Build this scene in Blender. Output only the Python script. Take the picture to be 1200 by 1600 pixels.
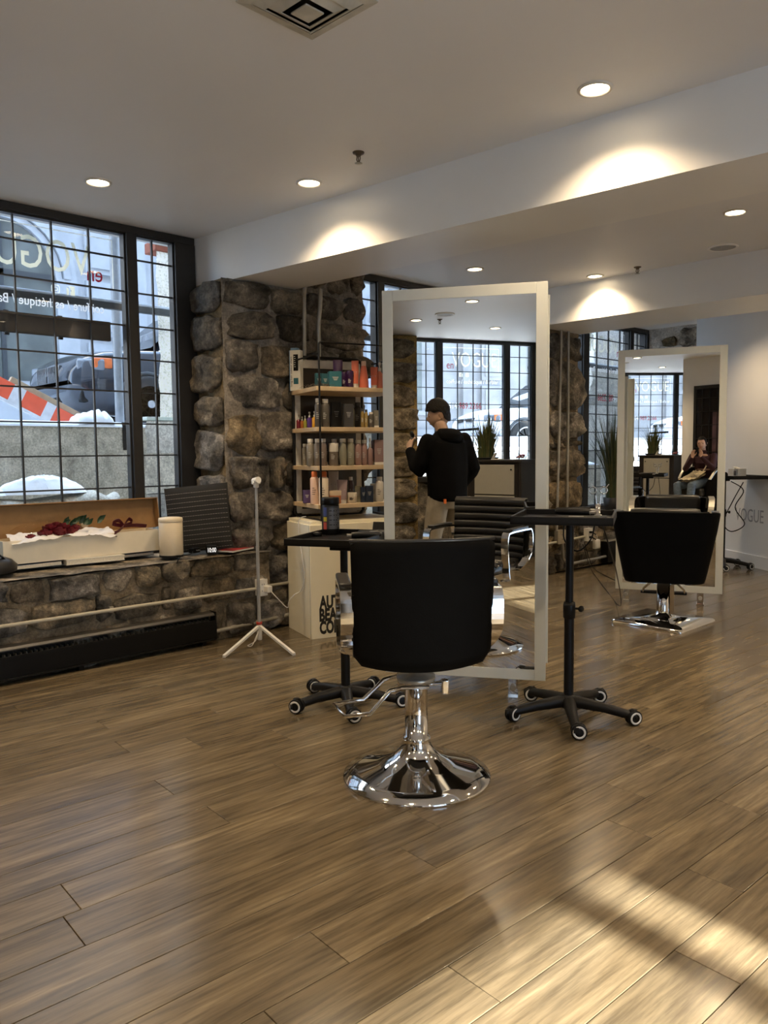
import bpy, bmesh, math, random
from mathutils import Vector, Matrix, noise as mnoise
rnd = random.Random(7)
C = bpy.context.scene.collection
PI = math.pi
R = math.radians
for o in list(bpy.data.objects): bpy.data.objects.remove(o)

# ------------------------------------------------------------------ camera
scene = bpy.context.scene
cam_d = bpy.data.cameras.new('camera'); cam = bpy.data.objects.new('camera', cam_d); C.objects.link(cam)
cam_d.sensor_fit = 'VERTICAL'; cam_d.sensor_height = 36.0; cam_d.lens = 1213.0 / 1600.0 * 36.0
cam_d.clip_start = 0.004; cam_d.clip_end = 200
YAW, PITCH, ROLL = R(46.78), R(-4.42), R(-0.573)
fh = Vector((-math.sin(YAW), math.cos(YAW), 0)); rr = Vector((math.cos(YAW), math.sin(YAW), 0))
fw = fh * math.cos(PITCH) + Vector((0, 0, math.sin(PITCH))); uu = rr.cross(fw)
r2 = rr * math.cos(ROLL) + uu * math.sin(ROLL); u2 = -rr * math.sin(ROLL) + uu * math.cos(ROLL)
m = Matrix((r2, u2, -fw)).transposed().to_4x4(); m.translation = Vector((0, 0, 1.315))
cam.matrix_world = m
scene.camera = cam

# ------------------------------------------------------------------ sky, sun, exposure
scene.view_settings.view_transform = 'Standard'; scene.view_settings.look = 'None'
scene.view_settings.exposure = 0.62; scene.view_settings.gamma = 1.0
scene.view_settings.use_curve_mapping = False
w = bpy.data.worlds.new('sky'); scene.world = w; w.use_nodes = True
bg = w.node_tree.nodes['Background']; bg.inputs[0].default_value = (0.52, 0.72, 1.0, 1); bg.inputs[1].default_value = 3.7
sd = bpy.data.lights.new('sun', 'SUN'); sun = bpy.data.objects.new('sun', sd); C.objects.link(sun)
sd.energy = 27.0; sd.angle = R(1.1); sd.color = (1.0, 0.92, 0.80)
SUN_DIR = Vector((-0.885, 0.06, -0.462))          # low winter sun coming in from the street behind
sun.rotation_euler = SUN_DIR.to_track_quat('-Z', 'Y').to_euler(); sun.location = (8, 0, 8)
LAMP_W = 60.0                                      # watts of one recessed downlight

# ------------------------------------------------------------------ materials
def nd(t, n, **k):
    x = t.nodes.new(n)
    for a, b in k.items(): setattr(x, a, b)
    return x
def mat(name, col, rough=0.5, metal=0.0, var=0.12, scale=18.0, bump=0.0, bscale=60.0, spec=0.5, coat=0.0, sheen=0.0, obj_var=0.0, trans=0.0, emit=None, dark=None):
    """Principled with a noise-driven colour variation (and optional bump)."""
    M = bpy.data.materials.new(name); M.use_nodes = True; t = M.node_tree; p = t.nodes['Principled BSDF']
    p.inputs['Roughness'].default_value = rough; p.inputs['Metallic'].default_value = metal
    p.inputs['Specular IOR Level'].default_value = spec; p.inputs['Coat Weight'].default_value = coat
    p.inputs['Sheen Weight'].default_value = sheen; p.inputs['Transmission Weight'].default_value = trans
    tc = nd(t, 'ShaderNodeTexCoord'); no = nd(t, 'ShaderNodeTexNoise'); no.inputs['Scale'].default_value = scale; no.inputs['Detail'].default_value = 5
    t.links.new(tc.outputs['Object'], no.inputs['Vector'])
    ra = nd(t, 'ShaderNodeValToRGB'); c0 = dark or [c * (1 - var) for c in col]; c1 = [min(1, c * (1 + var)) for c in col]
    ra.color_ramp.elements[0].color = (*c0[:3], 1); ra.color_ramp.elements[1].color = (*c1[:3], 1)
    ra.color_ramp.elements[0].position = .3; ra.color_ramp.elements[1].position = .7
    t.links.new(no.outputs['Fac'], ra.inputs['Fac']); out = ra.outputs['Color']
    if obj_var:
        oi = nd(t, 'ShaderNodeObjectInfo'); hs = nd(t, 'ShaderNodeHueSaturation'); mr = nd(t, 'ShaderNodeMapRange')
        mr.inputs['To Min'].default_value = 1 - obj_var; mr.inputs['To Max'].default_value = 1 + obj_var
        t.links.new(oi.outputs['Random'], mr.inputs['Value']); t.links.new(mr.outputs['Result'], hs.inputs['Value'])
        t.links.new(out, hs.inputs['Color']); out = hs.outputs['Color']
    t.links.new(out, p.inputs['Base Color'])
    if bump:
        nb = nd(t, 'ShaderNodeTexNoise'); nb.inputs['Scale'].default_value = bscale; nb.inputs['Detail'].default_value = 6
        t.links.new(tc.outputs['Object'], nb.inputs['Vector'])
        b = nd(t, 'ShaderNodeBump'); b.inputs['Strength'].default_value = bump; b.inputs['Distance'].default_value = .02
        t.links.new(nb.outputs['Fac'], b.inputs['Height']); t.links.new(b.outputs['Normal'], p.inputs['Normal'])
    if emit:
        p.inputs['Emission Color'].default_value = (*emit[:3], 1); p.inputs['Emission Strength'].default_value = emit[3]
    return M

def glass_mat(name, tint=(0.93, 0.97, 1.0), gloss=1.0):
    M = bpy.data.materials.new(name); M.use_nodes = True; t = M.node_tree; t.nodes.remove(t.nodes['Principled BSDF'])
    o = t.nodes['Material Output']; tr = nd(t, 'ShaderNodeBsdfTransparent'); gl = nd(t, 'ShaderNodeBsdfGlossy'); mx = nd(t, 'ShaderNodeMixShader'); fr = nd(t, 'ShaderNodeFresnel')
    no = nd(t, 'ShaderNodeTexNoise'); no.inputs['Scale'].default_value = 3; tc = nd(t, 'ShaderNodeTexCoord'); t.links.new(tc.outputs['Object'], no.inputs['Vector'])
    ra = nd(t, 'ShaderNodeValToRGB'); ra.color_ramp.elements[0].color = (*[c * .95 for c in tint], 1); ra.color_ramp.elements[1].color = (*tint, 1)
    t.links.new(no.outputs['Fac'], ra.inputs['Fac']); t.links.new(ra.outputs['Color'], tr.inputs['Color'])
    gl.inputs['Roughness'].default_value = 0.0; gl.inputs['Color'].default_value = (gloss, gloss, gloss, 1); ge = nd(t, 'ShaderNodeNewGeometry'); ir = nd(t, 'ShaderNodeMapRange'); ir.inputs['To Min'].default_value = 1.35; ir.inputs['To Max'].default_value = 1 / 1.35
    t.links.new(ge.outputs['Backfacing'], ir.inputs['Value']); t.links.new(ir.outputs[0], fr.inputs['IOR'])      # same reflectance from either side
    t.links.new(fr.outputs[0], mx.inputs[0]); t.links.new(tr.outputs[0], mx.inputs[1]); t.links.new(gl.outputs[0], mx.inputs[2]); t.links.new(mx.outputs[0], o.inputs['Surface'])
    return M

def vinyl(name, col):
    """thin vinyl film: lets part of the daylight behind it through"""
    m_ = mat(name, col, .5); t = m_.node_tree; p = t.nodes['Principled BSDF']; tl = nd(t, 'ShaderNodeBsdfTranslucent'); mx = nd(t, 'ShaderNodeMixShader'); mx.inputs[0].default_value = .75
    tl.inputs['Color'].default_value = (*col, 1); t.links.new(p.outputs[0], mx.inputs[1]); t.links.new(tl.outputs[0], mx.inputs[2]); t.links.new(mx.outputs[0], t.nodes['Material Output'].inputs['Surface'])
    return m_
def floor_mat():
    M = bpy.data.materials.new('oak_laminate'); M.use_nodes = True; t = M.node_tree; p = t.nodes['Principled BSDF']
    tc = nd(t, 'ShaderNodeTexCoord'); oi = nd(t, 'ShaderNodeObjectInfo'); L = t.links.new
    mu = nd(t, 'ShaderNodeMath', operation='MULTIPLY'); mu.inputs[1].default_value = 37.0; L(oi.outputs['Random'], mu.inputs[0])
    cb = nd(t, 'ShaderNodeCombineXYZ'); L(mu.outputs[0], cb.inputs[0]); L(mu.outputs[0], cb.inputs[1])
    ad = nd(t, 'ShaderNodeVectorMath', operation='ADD'); L(tc.outputs['Object'], ad.inputs[0]); L(cb.outputs[0], ad.inputs[1])
    def streak(sx, sy, detail, dist=0.0):
        mp = nd(t, 'ShaderNodeMapping'); mp.inputs['Scale'].default_value = (sx, sy, 1); L(ad.outputs[0], mp.inputs['Vector'])
        n = nd(t, 'ShaderNodeTexNoise'); n.inputs['Scale'].default_value = 1; n.inputs['Detail'].default_value = detail; n.inputs['Roughness'].default_value = .62; n.inputs['Distortion'].default_value = dist
        L(mp.outputs[0], n.inputs['Vector']); return n.outputs['Fac']
    f1 = streak(13, 1.5, 6, .15); f2 = streak(60, 3.2, 6, .1); f3 = streak(5, 1.6, 4, .3)
    r1 = nd(t, 'ShaderNodeValToRGB'); e = r1.color_ramp.elements
    e[0].position = .28; e[0].color = (.062, .048, .029, 1); e[1].position = .72; e[1].color = (.262, .204, .124, 1)
    x = e.new(.47); x.color = (.112, .087, .053, 1); x = e.new(.6); x.color = (.165, .13, .08, 1)
    L(f1, r1.inputs['Fac'])
    r3 = nd(t, 'ShaderNodeValToRGB'); r3.color_ramp.elements[0].color = (.088, .076, .06, 1); r3.color_ramp.elements[1].color = (.155, .113, .064, 1)
    r3.color_ramp.elements[0].position = .35; r3.color_ramp.elements[1].position = .65; L(f3, r3.inputs['Fac'])
    mx = nd(t, 'ShaderNodeMix', data_type='RGBA'); mx.inputs['Factor'].default_value = .22; L(r1.outputs['Color'], mx.inputs['A']); L(r3.outputs['Color'], mx.inputs['B'])
    r2 = nd(t, 'ShaderNodeValToRGB'); r2.color_ramp.elements[0].color = (.66, .65, .63, 1); r2.color_ramp.elements[1].color = (1.3, 1.29, 1.26, 1)
    r2.color_ramp.elements[0].position = .36; r2.color_ramp.elements[1].position = .6; L(f2, r2.inputs['Fac'])
    m2 = nd(t, 'ShaderNodeMix', data_type='RGBA', blend_type='MULTIPLY'); m2.inputs['Factor'].default_value = .8; L(mx.outputs['Result'], m2.inputs['A']); L(r2.outputs['Color'], m2.inputs['B'])
    hs = nd(t, 'ShaderNodeHueSaturation'); mr = nd(t, 'ShaderNodeMapRange'); mr.inputs['To Min'].default_value = .88; mr.inputs['To Max'].default_value = 1.12
    L(oi.outputs['Random'], mr.inputs['Value']); L(mr.outputs[0], hs.inputs['Value']); L(m2.outputs['Result'], hs.inputs['Color']); L(hs.outputs[0], p.inputs['Base Color'])
    rr_ = nd(t, 'ShaderNodeMapRange'); rr_.inputs['To Min'].default_value = .17; rr_.inputs['To Max'].default_value = .23; L(f1, rr_.inputs['Value']); L(rr_.outputs[0], p.inputs['Roughness'])
    p.inputs['Specular IOR Level'].default_value = .5
    return M

def stone_mat(name, cols, bump=1.0):
    M = bpy.data.materials.new(name); M.use_nodes = True; t = M.node_tree; p = t.nodes['Principled BSDF']; L = t.links.new
    ge = nd(t, 'ShaderNodeNewGeometry'); oi = nd(t, 'ShaderNodeObjectInfo')
    n = nd(t, 'ShaderNodeTexNoise'); n.inputs['Scale'].default_value = 6.5; n.inputs['Detail'].default_value = 9; n.inputs['Roughness'].default_value = .68; L(ge.outputs['Position'], n.inputs['Vector'])
    ra = nd(t, 'ShaderNodeValToRGB'); e = ra.color_ramp.elements; e[0].position = .3; e[0].color = (*cols[0], 1); e[1].position = .74; e[1].color = (*cols[3], 1)
    x = e.new(.46); x.color = (*cols[1], 1); x = e.new(.6); x.color = (*cols[2], 1); L(n.outputs['Fac'], ra.inputs['Fac'])
    n2 = nd(t, 'ShaderNodeTexNoise'); n2.inputs['Scale'].default_value = 55; n2.inputs['Detail'].default_value = 8; n2.inputs['Roughness'].default_value = .75; L(ge.outputs['Position'], n2.inputs['Vector'])
    r2 = nd(t, 'ShaderNodeValToRGB'); r2.color_ramp.elements[0].color = (.45, .45, .45, 1); r2.color_ramp.elements[1].color = (1.5, 1.48, 1.4, 1); r2.color_ramp.elements[0].position = .35; r2.color_ramp.elements[1].position = .7; L(n2.outputs['Fac'], r2.inputs['Fac'])
    mx = nd(t, 'ShaderNodeMix', data_type='RGBA', blend_type='MULTIPLY'); mx.inputs['Factor'].default_value = .8; L(ra.outputs[0], mx.inputs['A']); L(r2.outputs[0], mx.inputs['B'])
    hs = nd(t, 'ShaderNodeHueSaturation'); mr = nd(t, 'ShaderNodeMapRange'); mr.inputs['To Min'].default_value = .85; mr.inputs['To Max'].default_value = 1.8
    L(oi.outputs['Random'], mr.inputs['Value']); L(mr.outputs[0], hs.inputs['Value'])
    wn = nd(t, 'ShaderNodeTexWhiteNoise', noise_dimensions='1D'); L(oi.outputs['Random'], wn.inputs['W']); m3 = nd(t, 'ShaderNodeMapRange'); m3.inputs['To Min'].default_value = .45; m3.inputs['To Max'].default_value = 1.25
    L(wn.outputs['Value'], m3.inputs['Value']); L(m3.outputs[0], hs.inputs['Saturation'])
    L(mx.outputs['Result'], hs.inputs['Color']); L(hs.outputs[0], p.inputs['Base Color']); p.inputs['Roughness'].default_value = .78; p.inputs['Specular IOR Level'].default_value = .35
    v = nd(t, 'ShaderNodeTexNoise'); v.inputs['Scale'].default_value = 24; v.inputs['Detail'].default_value = 10; v.inputs['Roughness'].default_value = .7; L(ge.outputs['Position'], v.inputs['Vector'])
    b = nd(t, 'ShaderNodeBump'); b.inputs['Strength'].default_value = min(1, bump); b.inputs['Distance'].default_value = .03 + .05 * max(0, bump - .8); L(v.outputs['Fac'], b.inputs['Height']); L(b.outputs[0], p.inputs['Normal'])
    return M

M = {}
M['plank'] = floor_mat()
M['joint'] = mat('plank_joint', (.03, .022, .015), .8)
M['ceil'] = mat('ceiling_paint', (.75, .745, .74), .55, var=.025, scale=1.2, bump=.03, bscale=140)
M['wallw'] = mat('white_wall_paint', (.84, .83, .80), .42, var=.03, scale=1.5, bump=.02, bscale=120)
M['beam'] = mat('beam_paint', (.78, .77, .74), .4, var=.025, scale=2.0, bump=.02, bscale=100)
M['stone'] = stone_mat('dark_rubble_stone', [(.012, .010, .007), (.085, .066, .042), (.21, .163, .103), (.62, .51, .35)], .9)
M['stoneg'] = stone_mat('grey_rubble_stone', [(.018, .016, .014), (.10, .088, .07), (.24, .20, .15), (.66, .56, .42)], .9)
M['mortar'] = stone_mat('tan_mortar', [(.07, .05, .024), (.20, .145, .074), (.29, .215, .118), (.40, .31, .19)], .6)
M['mortarw'] = stone_mat('painted_mortar', [(.3, .27, .22), (.42, .38, .32), (.5, .46, .4), (.58, .54, .48)], .3)
M['frame'] = mat('black_window_frame', (.012, .011, .010), .42, var=.2)
M['pane'] = glass_mat('window_glass')
M['decal'] = vinyl('cream_vinyl_lettering', (.96, .95, .84))
M['decalw'] = vinyl('white_vinyl_lettering', (.95, .95, .95))
M['decalr'] = vinyl('red_vinyl_lettering', (.5, .02, .06))
M['black'] = mat('black_plastic', (.006, .006, .006), .38, var=.2, spec=.2)
M['blackm'] = mat('black_powder_coat', (.008, .0075, .007), .45, var=.15, bump=.05, bscale=300, spec=.25)
M['leather'] = mat('black_leather', (.020, .019, .018), .32, var=.15, bump=.08, bscale=220, spec=.45)
M['leather2'] = mat('black_vinyl', (.0035, .0033, .003), .62, var=.15, bump=.06, bscale=200, spec=.06)
M['chrome'] = mat('chrome', (.78, .76, .73), .06, 1.0, var=.03)
M['steel'] = mat('galvanised_conduit', (.42, .40, .35), .38, .75, var=.1, scale=40)
M['conduitp'] = mat('painted_conduit', (.42, .385, .30), .45, var=.08)
M['mirror'] = mat('mirror_silver', (.86, .87, .86), .0, 1.0, var=.005)
M['frost'] = mat('frosted_white_frame', (.62, .63, .57), .3, var=.02, coat=.3)
M['white'] = mat('white_plastic', (.74, .72, .66), .35, var=.04)
M['offw'] = mat('off_white_laminate', (.90, .84, .65), .38, var=.03, scale=4)
M['wood'] = mat('pale_shelf_board', (.60, .46, .29), .5, var=.16, scale=9, bump=.03)
M['heater'] = mat('black_heater_enamel', (.004, .0037, .003), .45, var=.15, spec=.2)
M['snow'] = mat('snow', (.86, .89, .93), .7, var=.05, bump=.35, bscale=14)
M['concrete'] = stone_mat('weathered_concrete', [(.25, .225, .185), (.43, .39, .32), (.56, .51, .43), (.68, .63, .54)], .35)
M['limestone'] = stone_mat('pale_limestone', [(.40, .385, .34), (.52, .50, .45), (.60, .58, .53), (.68, .66, .6)], .5)
M['pillar'] = stone_mat('cream_pillar_stone', [(.55, .53, .47), (.68, .66, .6), (.76, .74, .68), (.84, .82, .76)], .4)
M['facade'] = mat('grey_facade_stone', (.47, .48, .50), .8, var=.1, scale=3, bump=.1, bscale=20)
M['facade2'] = mat('brown_grey_terrace_stone', (.27, .275, .285), .8, var=.2, scale=1.5, bump=.1, bscale=20)
M['alloy'] = mat('alloy_wheel', (.46, .47, .48), .35, .3)
M['facadew'] = mat('facade_window_glass', (.13, .14, .13), .12, var=.35, scale=2)
M['asphalt'] = mat('snowy_street', (.55, .57, .6), .8, var=.2, scale=2)
M['rail'] = mat('dark_street_rail', (.05, .055, .06), .4)
M['railw'] = mat('snow_capped_rail_top', (.6, .66, .75), .6)

# ------------------------------------------------------------------ geometry helpers
class MB:
    """Collects geometry for ONE mesh object."""
    def __init__(s): s.v = []; s.f = []; s.sm = []; s.mi = []; s.cur = 0
    def add(s, vs, fs, smooth=False):
        b = len(s.v); s.v += [tuple(v) for v in vs]
        for f in fs: s.f.append([b + i for i in f]); s.sm.append(smooth); s.mi.append(s.cur)
        return s
    def box(s, c, size, bev=0.0, rot=None, taper=None):
        bm = bmesh.new(); bmesh.ops.create_cube(bm, size=1.0)
        for v in bm.verts:
            if taper and v.co.z > 0: v.co.x *= taper[0]; v.co.y *= taper[1]
            v.co = Vector((v.co.x * size[0], v.co.y * size[1], v.co.z * size[2]))
        if bev > 0: bmesh.ops.bevel(bm, geom=list(bm.edges), offset=min(bev, min(size) * .45), segments=2, profile=.6, affect='EDGES')
        mt = Matrix.Translation(c) @ (rot.to_4x4() if rot else Matrix())
        s.bm(bm, mt, bev > 0); return s
    def bm(s, bm, mt=None, smooth=False):
        bm.verts.index_update(); vs = [(mt @ v.co if mt else v.co.copy()) for v in bm.verts]
        b = len(s.v); s.v += [tuple(v) for v in vs]; bm.normal_update()
        for f in bm.faces:      # big axis-aligned faces stay flat, only the bevels are smoothed
            s.f.append([b + v.index for v in f.verts]); s.sm.append(bool(smooth and max(abs(c) for c in f.normal) < .999)); s.mi.append(s.cur)
        bm.free()
    def cyl(s, a, b, ra, rb=None, n=20, caps=True, smooth=True):
        a = Vector(a); b = Vector(b); rb = ra if rb is None else rb; d = (b - a).normalized()
        x = d.orthogonal().normalized(); y = d.cross(x); vs = []
        for P, r in ((a, ra), (b, rb)):
            for i in range(n): t = 2 * PI * i / n; vs.append(P + (x * math.cos(t) + y * math.sin(t)) * r)
        s.add(vs, [[i, (i + 1) % n, n + (i + 1) % n, n + i] for i in range(n)], smooth)
        if caps: s.add(vs[:n], [list(range(n))[::-1]]); s.add(vs[n:], [list(range(n))])
        return s
    def lathe(s, prof, c=(0, 0, 0), n=28, mt=None, sx=1.0, sy=1.0):
        c = Vector(c); vs = []; fs = []
        for r, z in prof:
            for i in range(n): t = 2 * PI * i / n; vs.append(Vector((r * sx * math.cos(t), r * sy * math.sin(t), z)))
        vs = [(mt @ v if mt else v) + c for v in vs]
        for k in range(len(prof) - 1):
            for i in range(n): fs.append([k * n + i, k * n + (i + 1) % n, (k + 1) * n + (i + 1) % n, (k + 1) * n + i])
        s.add(vs, fs, True)
        if prof[0][0] > 1e-4: s.add(vs[:n], [list(range(n))[::-1]])
        if prof[-1][0] > 1e-4: s.add(vs[-n:], [list(range(n))])
        return s
    def tube(s, pts, r, n=10, closed=False, caps=True):
        pts = [Vector(p) for p in pts]; N = len(pts); vs = []; up = None
        rs = r if isinstance(r, (list, tuple)) else [r] * N
        for i, p in enumerate(pts):
            if closed: d = (pts[(i + 1) % N] - pts[i - 1])
            else: d = pts[min(i + 1, N - 1)] - pts[max(i - 1, 0)]
            d = d.normalized() if d.length > 1e-9 else Vector((0, 0, 1))
            if up is None: up = d.orthogonal().normalized()
            up = (up - d * up.dot(d)); up = up.normalized() if up.length > 1e-6 else d.orthogonal().normalized()
            y = d.cross(up)
            for k in range(n): t = 2 * PI * k / n; vs.append(p + (up * math.cos(t) + y * math.sin(t)) * rs[i])
        fs = []
        for i in range(N if closed else N - 1):
            j = (i + 1) % N
            for k in range(n): fs.append([i * n + k, i * n + (k + 1) % n, j * n + (k + 1) % n, j * n + k])
        s.add(vs, fs, True)
        if caps and not closed: s.add(vs[:n], [list(range(n))[::-1]]); s.add(vs[-n:], [list(range(n))])
        return s
    def prism(s, poly, d, mt=None, smooth=False):
        """poly in local XY, extruded along +Z by d."""
        n = len(poly); vs = [Vector((x, y, 0)) for x, y in poly] + [Vector((x, y, d)) for x, y in poly]
        if mt: vs = [mt @ v for v in vs]
        s.add(vs, [[i, (i + 1) % n, n + (i + 1) % n, n + i] for i in range(n)], smooth)
        s.add(vs, [list(range(n))[::-1], list(range(n, 2 * n))]); return s
    def strip(s, path, width, thick, axis):
        """flat band following path (list of Vector), width along axis."""
        P = [Vector(p) for p in path]; ax = Vector(axis).normalized(); N = len(P); vs = []
        for i, p in enumerate(P):
            d = (P[min(i + 1, N - 1)] - P[max(i - 1, 0)]).normalized(); nn = d.cross(ax).normalized()
            for a, b in ((-1, -1), (1, -1), (1, 1), (-1, 1)): vs.append(p + ax * (a * width / 2) + nn * (b * thick / 2))
        fs = []
        for i in range(N - 1):
            for k in range(4): fs.append([i * 4 + k, i * 4 + (k + 1) % 4, i * 4 + 4 + (k + 1) % 4, i * 4 + 4 + k])
        fs += [[3, 2, 1, 0], [4 * N - 4, 4 * N - 3, 4 * N - 2, 4 * N - 1]]
        s.add(vs, fs); return s
    def grid(s, nx, ny, fn, smooth=True, closed=False):
        vs = [fn(i / (nx - 1), j / (ny - 1)) for j in range(ny) for i in range(nx)]
        s.add(vs, [[j * nx + i, j * nx + i + 1, (j + 1) * nx + i + 1, (j + 1) * nx + i] for j in range(ny - 1) for i in range(nx - 1)], smooth); return s
    def loft(s, rings, caps=True, smooth=True):
        n = len(rings[0]); vs = [Vector(p) for r in rings for p in r]; fs = []
        for k in range(len(rings) - 1):
            for i in range(n): fs.append([k * n + i, k * n + (i + 1) % n, (k + 1) * n + (i + 1) % n, (k + 1) * n + i])
        s.add(vs, fs, smooth)
        if caps: s.add(vs[:n], [list(range(n))[::-1]]); s.add(vs[-n:], [list(range(n))])
        return s
    def mesh(s, name, mats):
        me = bpy.data.meshes.new(name); me.from_pydata(s.v, [], s.f)
        me.polygons.foreach_set('use_smooth', s.sm); me.polygons.foreach_set('material_index', s.mi)
        for x in (mats if isinstance(mats, (list, tuple)) else [mats]): me.materials.append(x)
        me.validate(); me.update()
        bm = bmesh.new(); bm.from_mesh(me); bmesh.ops.recalc_face_normals(bm, faces=bm.faces); bm.to_mesh(me); bm.free()
        return me
def obj(name, mb, mt, parent=None, loc=None, rotz=None, **props):
    me = mb if isinstance(mb, bpy.types.Mesh) else mb.mesh(name, mt)
    o = bpy.data.objects.new(name, me); C.objects.link(o)
    if parent: o.parent = parent
    if loc: o.location = loc
    if rotz is not None: o.rotation_euler = (0, 0, rotz)
    for k, v in props.items(): o[k] = v
    return o
def thing(name, label, cat, loc=(0, 0, 0), rotz=0.0, group=None):
    o = bpy.data.objects.new(name, None); C.objects.link(o); o.empty_display_size = .1
    o.location = loc; o.rotation_euler = (0, 0, rotz); o['label'] = label; o['category'] = cat
    if group: o['group'] = group
    return o
def tag(o, label, cat, group=None):
    o['label'] = label; o['category'] = cat
    if group: o['group'] = group
    return o
def struct(name, mb, mt, parent=None, **k): return obj(name, mb, mt, parent, kind='structure', **k)
def copy_tree(o, parent=None, **over):
    c = o.copy(); C.objects.link(c)
    if parent: c.parent = parent
    for k, v in over.items():
        if k == 'loc': c.location = v
        elif k == 'rotz': c.rotation_euler = (0, 0, v)
        else: c[k] = v
    for ch in list(o.children): copy_tree(ch, c)
    return c
def text(name, body, size, mt, parent, mtx, align='LEFT', ext=.0008, bold=0.0, spacing=1.0, sx=1.0, sub=None):
    cu = bpy.data.curves.new(name, 'FONT'); cu.body = body; cu.size = size; cu.align_x = align; cu.extrude = ext; cu.offset = bold; cu.space_character = spacing; cu.resolution_u = 3
    t = bpy.data.objects.new(name, cu); C.objects.link(t); bpy.context.view_layer.update()
    me = bpy.data.meshes.new_from_object(t.evaluated_get(bpy.context.evaluated_depsgraph_get())); bpy.data.objects.remove(t)
    me.materials.clear(); me.materials.append(mt)
    for v in me.vertices: v.co.x *= sx
    me.transform(mtx); me.update()
    o = bpy.data.objects.new(name, me); C.objects.link(o)
    if parent: o.parent = parent
    return o
def fit_text(name, body, size, width, mt, parent, mtx, bold=0):
    o = text(name, body, size, mt, parent, Matrix(), bold=bold); xs = [v.co.x for v in o.data.vertices]; k = width / (max(xs) - min(xs)); x0 = min(xs)
    for v in o.data.vertices: v.co.x = (v.co.x - x0) * k
    o.data.transform(mtx); o.data.update(); return o
def frame_mtx(origin, x, y):
    """matrix whose local X, Y lie along x, y (text faces x cross y)."""
    x = Vector(x).normalized(); y = Vector(y).normalized(); z = x.cross(y)
    mt = Matrix((x, y, z)).transposed().to_4x4(); mt.translation = Vector(origin); return mt
def arc(c, r, a0, a1, n, ax=(1, 0, 0), ay=(0, 0, 1)):
    c = Vector(c); ax = Vector(ax); ay = Vector(ay)
    return [c + ax * (r * math.cos(a0 + (a1 - a0) * i / n)) + ay * (r * math.sin(a0 + (a1 - a0) * i / n)) for i in range(n + 1)]
def smooth_path(pts, n=6):
    P = [Vector(p) for p in pts]; out = []
    for i in range(len(P) - 1):
        p0 = P[max(i - 1, 0)]; p1 = P[i]; p2 = P[i + 1]; p3 = P[min(i + 2, len(P) - 1)]
        for k in range(n):
            t = k / n; out.append(.5 * ((2 * p1) + (p2 - p0) * t + (2 * p0 - 5 * p1 + 4 * p2 - p3) * t * t + (3 * p1 - p0 - 3 * p2 + p3) * t ** 3))
    out.append(P[-1]); return out
def rrect(w, h, r, n=5):
    out = []
    for cx, cy, a in ((w / 2 - r, h / 2 - r, 0), (-w / 2 + r, h / 2 - r, 90), (-w / 2 + r, -h / 2 + r, 180), (w / 2 - r, -h / 2 + r, 270)):
        for i in range(n + 1): t = R(a + 90 * i / n); out.append((cx + r * math.cos(t), cy + r * math.sin(t)))
    return out

# ------------------------------------------------------------------ room: floor, ceiling, beams, walls
XW = -5.3            # plane of the street windows
ZC = 2.911           # ceiling height
LEDGE = .600
fl = struct('floor', MB().box((-1.0, 3.2, -.045), (9.2, 13.8, .06)), M['joint'])
PW, PLN = .1764, 1.43
A = R(-2.34)         # planks run a touch off the window wall
pm = MB().box((0, 0, -.0075), (PW - .0022, PLN - .002, .015), .0016).mesh('plank', M['plank'])
ends = {5: 1.330, 7: 1.285, 10: 1.333, 12: 1.379, 9: 1.600, 4: .740, 0: 1.174, -1: 2.345, -3: 2.248, -2: 2.785, 8: 1.950, 1: 3.096, 3: 3.548, 6: 1.734, 2: 1.863}
Pd = Vector((-math.sin(A), math.cos(A), 0)); Qd = Vector((-math.cos(A), -math.sin(A), 0))
cand = []
for r in range(-27, 20):
    e0 = ends.get(r, rnd.random() * PLN)
    for k in range(-5, 8):
        c = Pd * (e0 + (k + .5) * PLN) + Qd * (1.510 + (r + .5) * PW)
        if not (-4.85 < c.x < 3.4 and -3.6 < c.y < 9.9): continue
        L = c.dot(rr); D = c.dot(fh)
        seen = D > .9 and abs(L) < D * .5 + .8
        cand.append((0 if seen else 1, c.length, c))
cand.sort(key=lambda q: (q[0], q[1]))
rest = MB()
for i, (s_, d_, c) in enumerate(cand):
    if i < 300: obj('plank', pm, None, fl, loc=c, rotz=A)
    else: rest.box(c + Vector((0, 0, -.0075)), (PW - .0022, PLN - .002, .015), 0, Matrix.Rotation(A, 3, 'Z'))
ro = obj('plank_field', rest, M['plank'], fl, kind='stuff')
ce = struct('ceiling', MB().box((-1.1, 3.2, ZC + .05), (9.0, 13.8, .1)), M['ceil'])
# unseen storeys above, added to keep the sun off the street side
struct('wall_shade_storeys', MB().box((-1.3, 3.2, ZC + .25 + 5.5), (8.6, 13.6, 11.0)), M['facade'])
struct('wall_shade_neighbour', MB().box((-1.3, 29.5, 7.1), (8.6, 38.6, 14.2)), M['facade'])  # unseen block, added to keep the sun off the house front opposite
def beam(name, pts):
    return struct(name, MB().prism(pts, ZC - 2.556 + .02, Matrix.Translation((0, 0, 2.556))), M['beam'])
beam('trim_1', [(-5.28, 3.045), (-1.341, 3.497), (3.2, 4.02), (3.2, 4.55), (-1.5, 4.02), (-2.5, 3.9), (-5.28, 3.6)])
beam('trim_2', [(-4.72, 6.55), (3.2, 6.8), (3.2, 7.65), (-4.72, 7.36)])
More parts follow.
